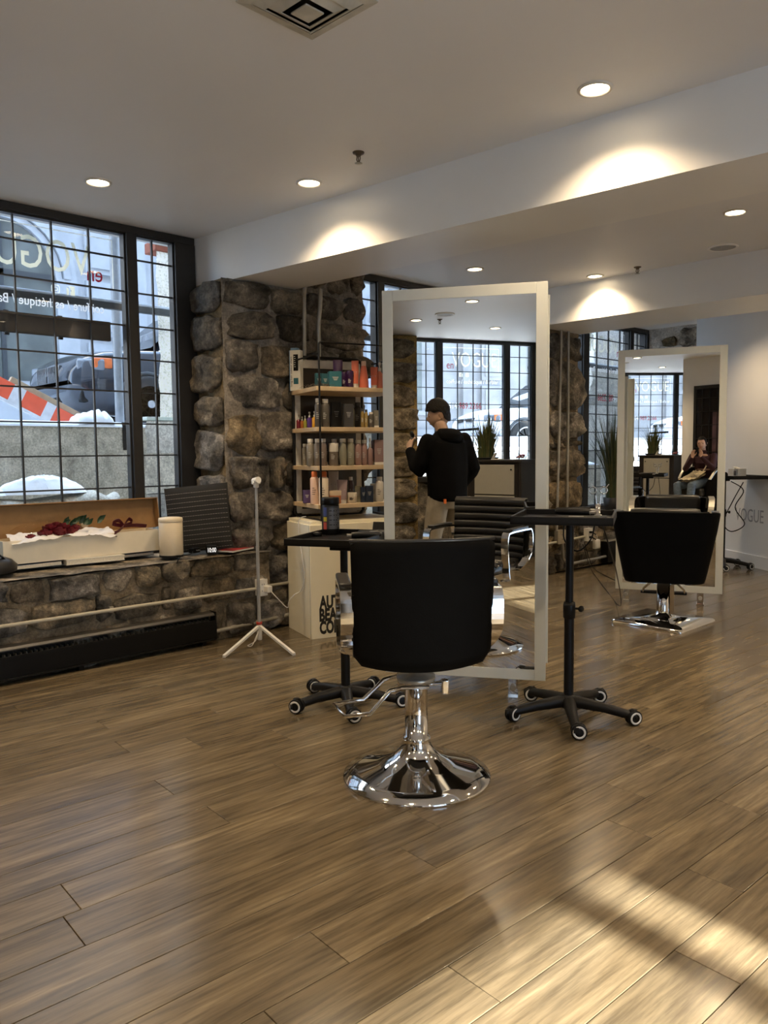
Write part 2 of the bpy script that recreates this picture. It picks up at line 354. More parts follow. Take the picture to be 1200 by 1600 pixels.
# outer shell
struct('wall_right', MB().box((3.27, -1.7, 1.5), (.14, 3.4, 3.0)).box((3.27, 4.75, 1.5), (.14, 4.7, 3.0)).box((3.27, 1.0, 2.68), (.14, 2.9, .60)), M['wallw'])
struct('wall_back', MB().box((2.5, -3.47, 1.46), (1.8, .14, 2.92)).box((-2.8, -3.47, 1.46), (4.3, .14, 2.92)), M['wallw'])
# far white wall, set at an angle, with its skirting and lettering
WA = Vector((-4.45, 9.535, 0)); wd = Vector((1.13, -.777, 0)).normalized(); wn = Vector((-wd.y, wd.x, 0))
if wn.y > 0: wn = -wn
def wall_strip(name, a, b, z0, z1, th, mt, kind=True):
    d = (b - a); n = Vector((-d.y, d.x, 0)).normalized()
    if n.dot(Vector((0, 0, 0)) - a) > 0: n = -n
    mb = MB().prism([(a.x, a.y), (b.x, b.y), (b.x + n.x * th, b.y + n.y * th), (a.x + n.x * th, a.y + n.y * th)], z1 - z0, Matrix.Translation((0, 0, z0)))
    return mb
ww = struct('wall_far', wall_strip('', WA, WA + wd * 9.4, 0, ZC + .02, .12, None), M['wallw'])
struct('baseboard_far', wall_strip('', WA + wn * .016, WA + wd * 9.4 + wn * .016, 0, .135, .016, None), M['wallw'])
sg = text('lettering', 'VOGUE', .205, mat('grey_lettering', (.36, .36, .36), .4), ww, frame_mtx(WA + wd * .90 + wn * .002 + Vector((0, 0, .50)), wd, (0, 0, 1)), ext=.0006, sx=.74)
wall_end = struct('wall_end', MB().box((-4.85, 9.92, 1.46), (1.3, .14, 2.92)), M['mortarw'])
# white wall behind the photographer
QA = Vector((.2, -1.05, 0)); qd = Vector((.54, .84, 0)).normalized(); qb = Vector((.84, -.54, 0)).normalized()
def wall_box(name, a, u, lu, v, lv): return struct(name, MB().prism([tuple(a.xy), tuple((a + u * lu).xy), tuple((a + u * lu + v * lv).xy), tuple((a + v * lv).xy)], ZC, None), M['wallw'])
wall_box('wall_partition_1', QA, qd, 1.1, qb, .14); wall_box('wall_partition_2', QA + qd * .96 + qb * .14, qd, .14, qb, 2.2)

# ------------------------------------------------------------------ rubble stone
def rock(mb, cy, cz, wy, hz, depth, seed, x0, n=18, nrm=(1, 0, 0), ax=(0, 1, 0)):
    """one rounded broken-faced stone on a wall plane; ax runs along the wall, nrm out of it."""
    r_ = random.Random(seed); N = Vector(nrm); AX = Vector(ax); ph = r_.random() * 50; rings = []
    e = r_.uniform(3.2, 7.5); prof = [(1.0, -.04), (1.0, .35), (.965, .66), (.88, .86), (.66, .96), (.36, 1.0)]
    tilt = (r_.uniform(-.35, .35), r_.uniform(-.35, .35)); jit = [1 + r_.uniform(-.13, .08) for _ in range(n)]; ss = (r_.uniform(-.14, .14), r_.uniform(-.14, .14))
    cen = Vector((cy, cz))
    for s_, d in prof:
        ring = []
        for k in range(n):
            t = 2 * PI * k / n; c, s = math.cos(t), math.sin(t)
            q = (abs(c) ** e + abs(s) ** e) ** (-1 / e); y = c * q * s_ * jit[k] * wy / 2 * (1 + ss[0] * s); z = s * q * s_ * jit[k] * hz / 2 * (1 + ss[1] * c)
            nz = mnoise.noise(Vector((y * 9 + ph, z * 9, ph))) * .75 + mnoise.noise(Vector((y * 24 + ph, z * 24, ph))) * .42
            dd = depth * (d * (1 + tilt[0] * y / wy + tilt[1] * z / hz) + (nz if d > .3 else 0))
            ring.append(AX * (cy + y) + Vector((0, 0, cz + z)) + N * (x0 + dd))
        rings.append(ring)
    nzc = mnoise.noise(Vector((ph, 0, ph))) * .3
    vs = [p for ring in rings for p in ring]; fs = []
    for k in range(len(rings) - 1):
        for i in range(n): fs.append([k * n + i, k * n + (i + 1) % n, (k + 1) * n + (i + 1) % n, (k + 1) * n + i])
    vs.append(AX * cy + Vector((0, 0, cz)) + N * (x0 + depth * (1 + nzc))); b = (len(rings) - 1) * n; L_ = len(vs) - 1
    fs += [[b + i, b + (i + 1) % n, L_] for i in range(n)]
    mb.add(vs, fs, True); return mb
def rough(mb, y0, y1, z0, z1, x0, amp, nrm=(1, 0, 0), ax=(0, 1, 0), st=.06, seed=0):
    N = Vector(nrm); AX = Vector(ax); nx = max(3, int((y1 - y0) / st)); nz = max(3, int((z1 - z0) / st))
    def fn(u, v):
        y = y0 + (y1 - y0) * u; z = z0 + (z1 - z0) * v
        return AX * y + Vector((0, 0, z)) + N * (x0 + amp * (mnoise.noise(Vector((y * 5 + seed, z * 5, 3))) + .5 * mnoise.noise(Vector((y * 14 + seed, z * 14, 9)))))
    mb.grid(nx, nz, fn); return mb
def stones(parent, courses, x0, depth, mt, seed, nrm=(1, 0, 0), ax=(0, 1, 0), gap=.014):
    """courses: list of (z0, z1, [y breaks])"""
    r_ = random.Random(seed)
    for ci, (z0, z1, br) in enumerate(courses):
        for i in range(len(br) - 1):
            a, b = br[i], br[i + 1]
            dz = r_.uniform(-.018, .018)
            mb = rock(MB(), (a + b) / 2, (z0 + z1) / 2 + dz, (b - a) - gap, (z1 - z0) - gap, depth * r_.uniform(.6, 1.3), seed * 100 + ci * 17 + i, x0, nrm=nrm, ax=ax)
            obj('stone', mb, mt if isinstance(mt, bpy.types.Material) else r_.choice(mt), parent)
# low wall under the first window, with the ledge on top
wl = struct('wall_left', rough(MB().box((-5.05, 1.05, LEDGE / 2 - .02), (.56, 4.0, LEDGE - .04)), -.9, 3.3, 0, LEDGE - .02, -4.765, .012), M['mortar'])
stones(wl, [(.44, .60, [-.9, -.5, -.1, .25, .62, .95, 1.24, 1.47, 1.68, 2.02, 2.23, 2.42, 2.64, 2.98, 3.22]),
            (.25, .43, [-.9, -.45, 0, .4, .8, 1.12, 1.56, 1.97, 2.08, 2.42, 2.5, 2.72, 3.0, 3.3]),
            (.0, .24, [-.9, -.3, .3, .8, 1.2, 1.6, 2.02, 2.3, 2.62, 2.9, 3.16, 3.4])], -4.775, .05, [M['stone'], M['stoneg'], M['stoneg']], 3)
# top of ledge: flat stones in mortar
lt = rough(MB(), 0, 1, 0, .01, 0, 0)
lt = MB().grid(90, 14, lambda u, v: Vector((-5.3 + .575 * v, -.9 + 4.2 * u, LEDGE - .006 + .008 * mnoise.noise(Vector((u * 30, v * 4, 1))))))
obj('ledge_top', lt, M['stoneg'], wl)
# pier between windows one and two: front face and reveal
p1 = struct('wall_pier_1', rough(rough(MB().box((-5.1, 3.68, 1.28), (.5, 1.26, 2.556)).box((-5.1, 3.97, 2.73), (.5, .68, .36)), 3.0, 4.34, 0, 2.556, -4.85, .02, seed=5), 3.66, 4.34, 2.5, 2.9, -4.85, .02, seed=6), M['mortar'])
stones(p1, [(0, .3, [3.0, 3.35, 3.75, 4.1, 4.36]), (.3, .56, [3.02, 3.3, 3.58, 4.0, 4.34]), (.56, .80, [3.02, 3.36, 3.8, 4.1, 4.36]), (.80, 1.04, [3.0, 3.22, 3.55, 3.95, 4.36]),
            (1.04, 1.30, [3.02, 3.36, 3.5, 3.9, 4.34]), (1.30, 1.62, [3.0, 3.28, 3.78, 4.08, 4.36]), (1.62, 1.88, [3.03, 3.5, 3.86, 4.34]), (1.88, 2.14, [3.0, 3.3, 3.72, 4.05, 4.36]), (2.14, 2.36, [3.02, 3.45, 3.8, 4.35]), (2.36, 2.565, [3.0, 3.4, 3.72, 4.1, 4.36]), (2.57, 2.90, [3.70, 3.96, 4.18, 4.34])],
       -4.862, .085, [M['stone'], M['stone'], M['stoneg']], 11, gap=.022)
rv = struct('trim_reveal_1', rough(MB(), 0, .47, .56, 2.56, 0, .012, nrm=(0, -1, 0), ax=(1, 0, 0), seed=9), M['mortar'])
rv.location = (-5.34, 3.03, 0)
zz = .6
for i, h in enumerate((.3, .27, .33, .25, .3, .28, .24)):
    obj('stone', rock(MB(), .25 + .02 * (i % 2), zz + h / 2, .40, h - .03, .05, 900 + i, .006, nrm=(0, -1, 0), ax=(1, 0, 0)), M['stoneg'], rv); zz += h
# pier between windows two and three
p2 = struct('wall_pier_2', rough(MB().box((-5.08, 6.9, 1.45), (.56, 1.06, 2.90)), 6.38, 7.45, 0, 2.90, -4.80, .02, seed=15), M['mortar'])
stones(p2, [(0, .22, [6.4, 6.7, 7.02, 7.24, 7.5]), (.22, .42, [6.4, 6.74, 7.06, 7.48]), (.42, .66, [6.4, 6.8, 7.12, 7.5]), (.66, 1.0, [6.4, 6.88, 7.5]), (1.0, 1.34, [6.4, 6.9, 7.52]), (1.34, 1.42, [6.4, 6.9, 7.15, 7.5]), (1.42, 1.74, [6.4, 6.88, 7.54]), (1.74, 2.28, [6.4, 6.86, 7.52]), (2.28, 2.56, [6.4, 6.84, 7.2, 7.46])],
       -4.812, .085, [M['stoneg'], M['stone']], 23, gap=.02)
# low walls under windows two and three
for k, (a, b) in enumerate(((4.34, 6.4), (7.45, 9.9))):
    o = struct(f'wall_left_{k+2}', rough(MB().box((-5.05, (a + b) / 2, .27), (.5, b - a, .54)), a, b, 0, .56, -4.79, .015, seed=k), M['mortar'])
    br = [a + (b - a) * i / 6 for i in range(7)]
    stones(o, [(.36, .58, br), (.18, .36, [a] + [x + .12 for x in br[:-1]] + [b]), (0, .18, br)], -4.80, .05, [M['stoneg'], M['stone']], 40 + k)
# end wall stones set in painted mortar
for i, (cx, cz, wx, hz) in enumerate(((-4.95, 2.72, .20, .13), (-4.68, 2.76, .27, .24), (-4.62, 2.42, .4, .3), (-5.0, 2.42, .3, .25), (-4.72, 2.15, .5, .2), (-5.05, 2.05, .2, .18), (-4.9, 1.75, .4, .3), (-4.6, 1.4, .3, .3), (-5.0, 1.1, .35, .3), (-4.65, .8, .4, .3), (-5.0, .4, .4, .3))):
    obj('stone', rock(MB(), cx, cz, wx, hz, .06, 700 + i, -9.86, nrm=(0, -1, 0), ax=(1, 0, 0)), M['stone'], wall_end)
struct('wall_back_2', rough(MB().box((.5, -3.47, .44), (2.4, .10, .88)), -.7, 1.7, 0, .87, -3.40, .02, nrm=(0, 1, 0), ax=(1, 0, 0)), M['stoneg'])
# stone corner of the back wall seen in the mirror
pb = struct('wall_pier_3', MB().box((-.78, -3.32, 1.45), (.72, .30, 2.9)), M['mortar'])
for i in range(9): obj('stone', rock(MB(), -.78 + .04 * (i % 2), .16 + i * .32, .66, .29, .06, 800 + i, -3.175, nrm=(0, 1, 0), ax=(1, 0, 0)), M['stone'], pb)

# ------------------------------------------------------------------ leaded windows
ROWS = [.62, .85, 1.081, 1.308, 1.534, 1.7595, 1.992, 2.224, 2.459, 2.689, 2.856]
class Wp:                       # maps (s along wall, t into the room, z) to the world
    def __init__(s, side): s.side = side
    def __call__(s, a, t, z): return Vector((XW + t, a, z)) if s.side == 'left' else Vector((a, -3.42 + t, z))
def pbox(mb, W, s0, s1, t0, t1, z0, z1, bev=0.0):
    a = W(s0, t0, z0); b = W(s1, t1, z1)
    mb.box((a + b) / 2, (abs(a.x - b.x), abs(a.y - b.y), abs(a.z - b.z)), bev); return mb
def window(name, side, s_out, sections, rows, lab=None):
    W = Wp(side); fr = MB(); zb, zt = rows[0], rows[-1]; s0, s1 = s_out
    pbox(fr, W, s0, s1, -.06, .05, zt, ZC - .003, .004); pbox(fr, W, s0, s1, -.06, .07, zb - .07, zb, .004)
    edges = [s0] + [e for sec in sections for e in sec[:2]] + [s1]
    for i in range(0, len(edges), 2): pbox(fr, W, edges[i], edges[i + 1], -.06, .055, zb, zt, .004)
    root = struct(name, fr, M['frame'])
    for s_a, s_b, bars in sections:
        sash = MB()      # slim sash lip around each light
        for (a, b, c, d) in ((s_a, s_a + .012, zb, zt), (s_b - .012, s_b, zb, zt), (s_a, s_b, zb, zb + .012), (s_a, s_b, zt - .012, zt)): pbox(sash, W, a, b, -.02, .03, c, d)
        obj('sash', sash, M['frame'], root)
        for b in bars: obj('glazing_bar', pbox(MB(), W, b - .005, b + .005, -.006, .014, zb, zt), M['frame'], root)
        for z in rows[1:-1]: obj('glazing_bar', pbox(MB(), W, s_a, s_b, -.006, .012, z - .005, z + .005), M['frame'], root)
        cs = [s_a] + list(bars) + [s_b]
        for i in range(len(cs) - 1):
            for j in range(len(rows) - 1):
                a, b, c, d = cs[i] + .004, cs[i + 1] - .004, rows[j] + .004, rows[j + 1] - .004
                tl = rnd.uniform(-.0012, .0012); tz = rnd.uniform(-.0012, .0012)
                P = [W(a, tl + tz, c), W(b, -tl + tz, c), W(b, -tl - tz, d), W(a, tl - tz, d)]
                obj('pane', MB().add(P, [[0, 1, 2, 3]]), M['pane'], root)
    return root
w1 = window('window_1', 'left', (.95, 3.03), [(1.03, 1.40, [1.215]), (1.475, 2.497, [1.758, 1.999, 2.246]), (2.571, 2.868, [2.7075])], ROWS)
w2 = window('window_2', 'left', (4.40, 6.45), [(4.55, 4.885, [4.72]), (4.965, 5.965, [5.215, 5.465, 5.715]), (6.04, 6.34, [6.19])], ROWS)
w3 = window('window_3', 'left', (7.50, 9.90), [(7.95, 8.27, [8.11]), (8.39, 9.37, [8.63, 8.90, 9.175]), (9.45, 9.80, [9.62])], ROWS)
BR = [.95, 1.081, 1.308, 1.534, 1.7595, 1.992, 2.224, 2.459, 2.689, 2.87]
w4 = window('window_4', 'back', (-.44, 1.62), [(-.34, -.03, [-.18]), (.06, 1.06, [.31, .56, .81]), (1.14, 1.50, [1.32])], BR)
# walls above and under the glass where the frame stops
struct('wall_left_4', MB().box((-5.1, -2.3, 1.46), (.5, 2.5, 2.92)).box((-5.1, .08, 1.46), (.5, 1.75, 2.92)).box((-5.43, 1.1, .28), (.2, 4.2, .56)), M['mortar'])
struct('wall_left_5', MB().box((-5.46, 3.71, 1.46), (.3, 1.38, 2.92)).box((-5.46, 6.97, 1.46), (.3, 1.06, 2.92)).box((-5.46, 6.2, .28), (.3, 7.6, .56)).box((-5.46, 10.0, 1.46), (.3, .2, 2.92)), M['limestone'])
# vinyl lettering, put on to be read from the street (mirrored seen from inside)
def lettering(win, side, x_en, phone=True, k=1.0):
    if side == 'left': o = lambda s, z: Vector((XW - .004, s, z)); dx = Vector((0, -1, 0)); sg_ = -1
    else: o = lambda s, z: Vector((s, -3.424, z)); dx = Vector((1, 0, 0)); sg_ = 1
    F = lambda s, z: frame_mtx(o(s, z), dx, (0, 0, 1))
    text('lettering', 'en', .155, M['decalr'], win, F(x_en, 2.50), sx=.78)
    text('lettering', 'VOGUE', .30, M['decal'], win, F(x_en + sg_ * .085, 2.53), sx=.72)
    text('lettering', 'coiffure / esthétique / Barbier', .085, M['decalw'], win, F(x_en, 2.29), sx=.82, bold=.0006)
    # f and camera badges
    p = o(x_en + sg_ * .20, 2.385); ic = MB(); q = lambda a, z: p + dx * a + Vector((0, 0, z)); nn = dx.cross(Vector((0, 0, 1)))
    def flat(pts): ic.prism([(a, b) for a, b in pts], .001, frame_mtx(p, dx, (0, 0, 1)))
    flat([(0, 0), (.03, 0), (.03, .026), (.022, .026), (.022, .034), (.03, .034), (.03, .046), (.038, .056), (.05, .058), (.05, .06), (0, .06)]); flat([(.04, 0), (.055, 0), (.055, .05), (.043, .046), (.04, .034)])
    obj('badge', ic, M['decal'], win)
    ic = MB(); ring = [(.1 + .028 + x, .03 + y) for x, y in rrect(.056, .056, .014, 4)]; rin = [(.1 + .028 + x, .03 + y) for x, y in rrect(.046, .046, .011, 4)]
    n = len(ring); Fm = frame_mtx(p, dx, (0, 0, 1)); vs = [Fm @ Vector((x, y, 0)) for x, y in ring + rin]
    ic.add(vs, [[i, (i + 1) % n, n + (i + 1) % n, n + i] for i in range(n)])
    c1 = [Fm @ Vector((.128 + r_ * math.cos(2 * PI * i / 20), .03 + r_ * math.sin(2 * PI * i / 20), 0)) for r_ in (.014, .009) for i in range(20)]
    ic.add(c1, [[i, (i + 1) % 20, 20 + (i + 1) % 20, 20 + i] for i in range(20)]); obj('badge', ic, M['decal'], win)
    # thin outline round the name
    ol = MB(); s0, s1 = x_en - sg_ * .07, x_en + sg_ * .84
    for (a, b, c, d) in ((s0, s1, 2.795, 2.802), (s0, s1, 2.455, 2.461), (s0 - .003, s0 + .003, 2.46, 2.8), (s1 - .003, s1 + .003, 2.46, 2.8)):
        ol.add([o(a, c), o(b, c), o(b, d), o(a, d)], [[0, 1, 2, 3]])
    obj('outline', ol, M['decal'], win)
    if phone:
        text('lettering', '514', .125, M['decalw'], win, F(x_en + sg_ * .03, 1.93), sx=.75)
        text('lettering', '-989.2266', .125, M['decalr'], win, F(x_en + sg_ * .165, 1.93), sx=.78)
lettering(w1, 'left', 2.345, False); lettering(w2, 'left', 5.80); lettering(w3, 'left', 9.235)
lettering(w4, 'back', .14)

# ------------------------------------------------------------------ outside: light wells, street, houses opposite
st = struct('street_side', MB().box((-13.4, 20, .8), (11.5, 74, 1.6)).box((3, -12.2, .8), (22, 11.8, 1.6)), M['asphalt'])
struct('well_floor', MB().box((-6.5, 4, -.05), (2.5, 34, .1)).box((1, -4.9, -.05), (11, 2.8, .1)), M['concrete'])
cw = struct('trim_3', rough(MB().box((-7.72, 4, .8), (.24, 34, 1.6)), -4, 10, 0, 1.6, -7.6, .008, st=.2), M['concrete'])
struct('trim_4', MB().box((1, -6.35, .6), (12, .22, 1.2)), M['concrete'])
# snow lying along the wall heads
def snow_ridge(name, label, pts, wid, h, seed, n=26):
    P = smooth_path(pts, 8); N = len(P)
    def fn(u, v):
        i = min(N - 1, int(u * (N - 1))); f = u * (N - 1) - i; p = P[i].lerp(P[min(i + 1, N - 1)], f); d = (P[min(i + 1, N - 1)] - P[max(i - 1, 0)]).normalized(); s = Vector((-d.y, d.x, 0))
        a = PI * v; e = math.sin(PI * min(max(u, .0), 1.)) ** .25
        k = 1 + .45 * mnoise.noise(Vector((u * 9 + seed, seed, 1))) + .2 * mnoise.noise(Vector((u * 30, v * 4, seed)))
        return p + s * (math.cos(a) * wid / 2) + Vector((0, 0, math.sin(a) ** .7 * h * k * e))
    o = obj(name, MB().grid(N, n, fn), M['snow']); o['kind'] = 'stuff'; return tag(o, label, 'snow')
snow_ridge('snow', 'snow lying along the concrete wall head in front of the dark car', [(-7.72, -1, 1.59), (-7.72, 1.5, 1.59), (-7.72, 4, 1.59), (-7.72, 9, 1.59)], .27, .055, 2)
snow_ridge('snow', 'small snow clump on the wall head beside the street pole', [(-7.72, 3.05, 1.61), (-7.72, 3.25, 1.63), (-7.72, 3.42, 1.62)], .28, .12, 8)
# stone curb in the well with a mound of snow on it
cb = obj('stone_curb', MB().loft([[Vector((-6.6 + .17 * math.cos(t) * e, y, .93 + .085 * math.sin(t) * e - (.06 if i % 2 else 0))) for t in [2 * PI * k / 14 for k in range(14)]] for i, (y, e) in enumerate(((.4, .8), (.5, 1), (1.6, 1), (2.2, 1), (2.75, 1), (2.88, .96), (2.95, .7)))]).box((-6.6, 1.6, .42), (.3, 2.5, .88)), M['limestone'])
tag(cb, 'rounded pale stone curb in the light well outside the left window', 'curb')
def mound(name, label, c, sx, sy, h, seed, cat='snow'):
    c = Vector(c)
    def fn(u, v):
        a = 2 * PI * u; r = v; k = 1 + .18 * mnoise.noise(Vector((math.cos(a) + seed, math.sin(a), r * 2)))
        return c + Vector((sx * r * math.cos(a) * k, sy * r * math.sin(a) * k, h * max(0, 1 - r ** 2.2) ** .75 * (1 + .15 * mnoise.noise(Vector((r * 6, a * 3, seed)))))) 
    o = obj(name, MB().grid(40, 14, fn), M['snow']); o['kind'] = 'stuff'; return tag(o, label, cat)
mound('snow', 'rounded snow mound on the stone curb outside the left window', (-6.6, 2.33, 1.0), .16, .36, .145, 1)
mound('snow', 'lower snow mound at the left end of the stone curb', (-6.6, 1.8, 1.0), .16, .28, .10, 5)
# dark board hung across the left window outside, and the street rail
tag(obj('hanging_board', MB().box((-5.44, 1.62, 2.19), (.035, 1.64, .135), .004).box((-5.47, 2.10, 2.19), (.02, .03, .16)).box((-5.47, 1.75, 2.19), (.02, .03, .16)), mat('dark_brown_board', (.022, .016, .011), .6)), 'dark brown board hung outside across the middle of the left window', 'board')
rl = thing('street_rail', 'blue grey horizontal rail running outside behind the window lettering', 'rail', (-5.95, 4.0, 2.472))
obj('bar', MB().box((0, 0, 0), (.05, 16, .05), .006), M['rail'], rl); obj('snow_cap', MB().box((0, 0, .036), (.05, 16, .022), .008), M['railw'], rl)
for y in (-3.2, .35, 3.55, 6.95): obj('bracket', MB().box((.25, y, 0), (.46, .04, .04)), M['rail'], rl)
pl = thing('street_pole', 'grey steel pole standing at the wall head before the dark car', 'pole', (-7.86, 3.60, 1.55))
obj('post', MB().cyl((0, 0, 0), (0, 0, 3.6), .045), mat('pole_grey', (.27, .29, .31), .45, .3), pl); obj('base', MB().lathe([(.08, 0), (.08, .03), (.05, .05), (.05, .1)]), M['steel'], pl)
tag(obj('strap', MB().strip([(-7.60, 3.52, 1.64), (-7.585, 3.52, 1.6), (-7.583, 3.52, 1.36)], .045, .006, (0, 1, 0)), M['black']), 'black strap hanging over the concrete wall below the pole', 'strap')
# stone pillar by the right-hand light of window one
pi_ = thing('stone_pillar', 'pale stone pillar outside the narrow right light of the first window', 'pillar', (-6.25, 3.33, .0))
def pil(y0, y1, x0, x1, z0, z1, seed):
    mb = MB()
    rings = []
    for j in range(14):
        z = z0 + (z1 - z0) * j / 13; rg = []
        for (x, y) in ((x0 - .22, y0 + .26), (x1, y0), (x1, y1), (x0 - .22, max(y1, y0 + .3))):
            rg.append(Vector((x + .015 * mnoise.noise(Vector((x * 3, z * 9, seed))), y + (.03 * mnoise.noise(Vector((z * 11, y, seed))) if y < y1 else 0), z)))
        rings.append(rg)
    return mb.loft(rings, smooth=False)
obj('shaft', pil(-.15, .16, -.06, .1, 1.6, 3.02, 2), M['pillar'], pi_)
for j, (z0, z1, d) in enumerate(((0, .55, .02), (.55, .98, .0), (.98, 1.32, .015), (1.32, 1.6, .0))): obj('block', pil(-.30 - d, .20, -.06 - d, .12, z0 + .004, z1 - .004, 3 + j), M['concrete'], pi_)
obj('ledge', MB().box((.06, -.05, 1.615), (.14, .48, .03), .004), mat('pale_green_ledge', (.62, .70, .64), .4), pi_)
obj('cap', MB().box((.02, .02, 3.06), (.2, .36, .09), .01), mat('red_brick_cap', (.28, .085, .05), .8), pi_)
# rough stone block wall outside window three
rs = thing('stone_wall', 'tall rough white stone wall outside the third window', 'wall', (-6.6, 9.9, 0))
def slab(z0, z1, sd):
    n = 26
    def fn(u, v):
        z = z0 + (z1 - z0) * v; yl = .86 + (z - 1.6) * .24 + .03 * mnoise.noise(Vector((z * 7, sd, 2))); y = yl + (3.2 - yl) * u
        return Vector((.0 + .035 * mnoise.noise(Vector((y * 9, z * 9, sd))) + .02 * mnoise.noise(Vector((y * 24, z * 24, sd))), y, z))
    mb = MB().grid(50, n, fn); mb.grid(50, 2, lambda u, v: fn(u, 1) * (1 - v) + (fn(u, 1) + Vector((-.3, 0, 0))) * v); mb.grid(2, n, lambda u, v: fn(0, v) * (1 - u) + (fn(0, v) + Vector((-.3, .1, 0))) * u); return mb
rs.location = (-6.7, 9.72, 0)
for j, (z0, z1) in enumerate(((1.3, 2.02), (2.03, 2.16), (2.17, 2.62), (2.63, 3.9))): obj('block', slab(z0, z1, j * 7.3), M['limestone'], rs)
obj('core', MB().box((-.25, 2.2, 1.6), (.2, 2.0, 3.2)), M['limestone'], rs)
struct('trim_5', MB().box((-6.5, 8.2, .55), (.3, 4.6, 1.1)), M['concrete'])
snow_ridge('snow', 'snow along the low concrete wall outside the third window', [(-6.5, 6.3, 1.09), (-6.5, 8.2, 1.10), (-6.5, 10.45, 1.09)], .34, .09, 4)
# house fronts
def house(name, label, origin, dx, L, H, bays, arch=True, fm='facade'):
    FM = M[fm]; t = thing(name, label, 'building', origin); dx = Vector(dx); n = dx.cross(Vector((0, 0, 1)))
    f = lambda a, z, d=0.0: dx * a + Vector((0, 0, z)) + n * d
    def bx(mb, a0, a1, z0, z1, d0, d1):
        vs = [f(a, z, d) for d in (d0, d1) for z in (z0, z1) for a in (a0, a1)]
        mb.add(vs, [[0, 1, 3, 2], [4, 6, 7, 5], [0, 4, 5, 1], [2, 3, 7, 6], [0, 2, 6, 4], [1, 5, 7, 3]]); return mb
    obj('wall', bx(MB(), 0, L, 0, H, -.6, 0), FM, t)
    for z, h, d in ((.0, .7, .12), (4.6, .16, .14), (7.3, .3, .25), (H - .5, .5, .35)):
        if z < H: obj('cornice', bx(MB(), 0, L, z, z + h, 0, d), FM, t)
    for a in bays:
        wd_ = 1.9
        if arch:
            pts = [(-wd_ / 2, 1.1), (wd_ / 2, 1.1)] + [(wd_ / 2 * math.cos(PI * i / 14), 3.05 + wd_ / 2 * math.sin(PI * i / 14)) for i in range(15)]
            mt_ = frame_mtx(f(a, 0, -.02), dx, (0, 0, 1)); w_ = MB().prism(pts, .03, mt_)
            wo = obj('window', w_, M['facadew'], t)
            sr = MB()
            for r0, d in ((wd_ / 2 + .02, .07), (wd_ / 2 + .16, .12), (wd_ / 2 + .3, .07)):
                prev = None
                for i in range(17):
                    c, s = math.cos(PI * i / 16), math.sin(PI * i / 16); ring = [f(a + r0 * c, 3.05 + r0 * s, 0), f(a + r0 * c, 3.05 + r0 * s, d), f(a + (r0 + .12) * c, 3.05 + (r0 + .12) * s, d), f(a + (r0 + .12) * c, 3.05 + (r0 + .12) * s, 0)]
                    if prev: sr.add(prev + ring, [[k, (k + 1) % 4, 4 + (k + 1) % 4, 4 + k] for k in range(4)], False)
                    prev = ring
            obj('arch', sr, FM, t)
            for s_ in (-1, 1): bx(b_ := MB(), a + s_ * (wd_ / 2 + .22) - .2, a + s_ * (wd_ / 2 + .22) + .2, .7, 3.05, 0, .1); obj('jamb', b_, FM, t)
            obj('mullion', bx(bx(MB(), a - .04, a + .04, 1.1, 3.9, 0, .05), a - wd_ / 2, a + wd_ / 2, 3.0, 3.1, 0, .05), M['rail'], wo)
        else:
            wo = obj('window', bx(MB(), a - .7, a + .7, 1.2, 3.6, -.02, .02), M['facadew'], t)
            obj('mullion', bx(bx(MB(), a - .03, a + .03, 1.2, 3.6, 0, .05), a - .7, a + .7, 2.4, 2.46, 0, .05), M['rail'], wo)
            obj('sill', bx(MB(), a - .85, a + .85, 1.08, 1.2, 0, .15), FM, t)
        # panelled pilaster between the bays
        for z0, z1 in ((1.0, 1.9), (2.05, 3.1), (3.25, 4.4)):
            obj('panel', bx(MB(), a + 1.55, a + 2.15, z0, z1, 0, .07), FM, t); obj('panel', bx(MB(), a + 1.65, a + 2.05, z0 + .1, z1 - .1, .07, .1), FM, t)
        obj('pilaster', bx(MB(), a + 2.35, a + 2.75, .7, 4.6, 0, .16), FM, t)
        obj('upper_window', bx(MB(), a - .75, a + .75, 5.2, 7.0, -.02, .03), M['facadew'], t)
    return t
house('town_house', 'grey stone town house with arched windows across the street', (-15.2, -7.0, 1.6), (0, 1, 0), 62, 12.5, [-.0 + 1.6 + 5.1 * i for i in range(12)])
house('stone_terrace', 'grey stone terrace with tall plain windows seen in the mirrors', (14, -12.5, 1.2), (-1, 0, 0), 28, 12, [2 + 4.6 * i for i in range(6)], arch=False, fm='facade2')
# red white barrier board leaning on the wall head
ba = thing('barrier_board', 'orange and white traffic barrier board leaning before the dark car', 'barrier', (-8.05, 2.72, 1.86))
mo = mat('barrier_orange', (.75, .10, .04), .5, var=.08); mw = mat('barrier_white', (.62, .63, .65), .5)
rx = Matrix.Rotation(R(-27), 3, 'X')
yy = -.75
for i, wv in enumerate((.24, .12, .24, .12, .22, .10, .20)):
    obj('stripe', MB().box(rx @ Vector((0, yy + wv / 2, 0)), (.03, wv, .18), 0, rx), mo if i % 2 == 0 else mw, ba); yy += wv
obj('plank', MB().box(rx @ Vector((-.06, .18, .13)), (.06, .75, .055), .004, rx), mat('barrier_timber', (.40, .31, .2), .7), ba)
obj('edge', MB().box(rx @ Vector((0, -.17, -.095)), (.04, 1.12, .03), .003, rx), mw, ba)
obj('foot', MB().box((-.02, -.5, -.08), (.05, .05, .4)).box((-.02, .2, -.19), (.05, .05, .2)), M['rail'], ba)

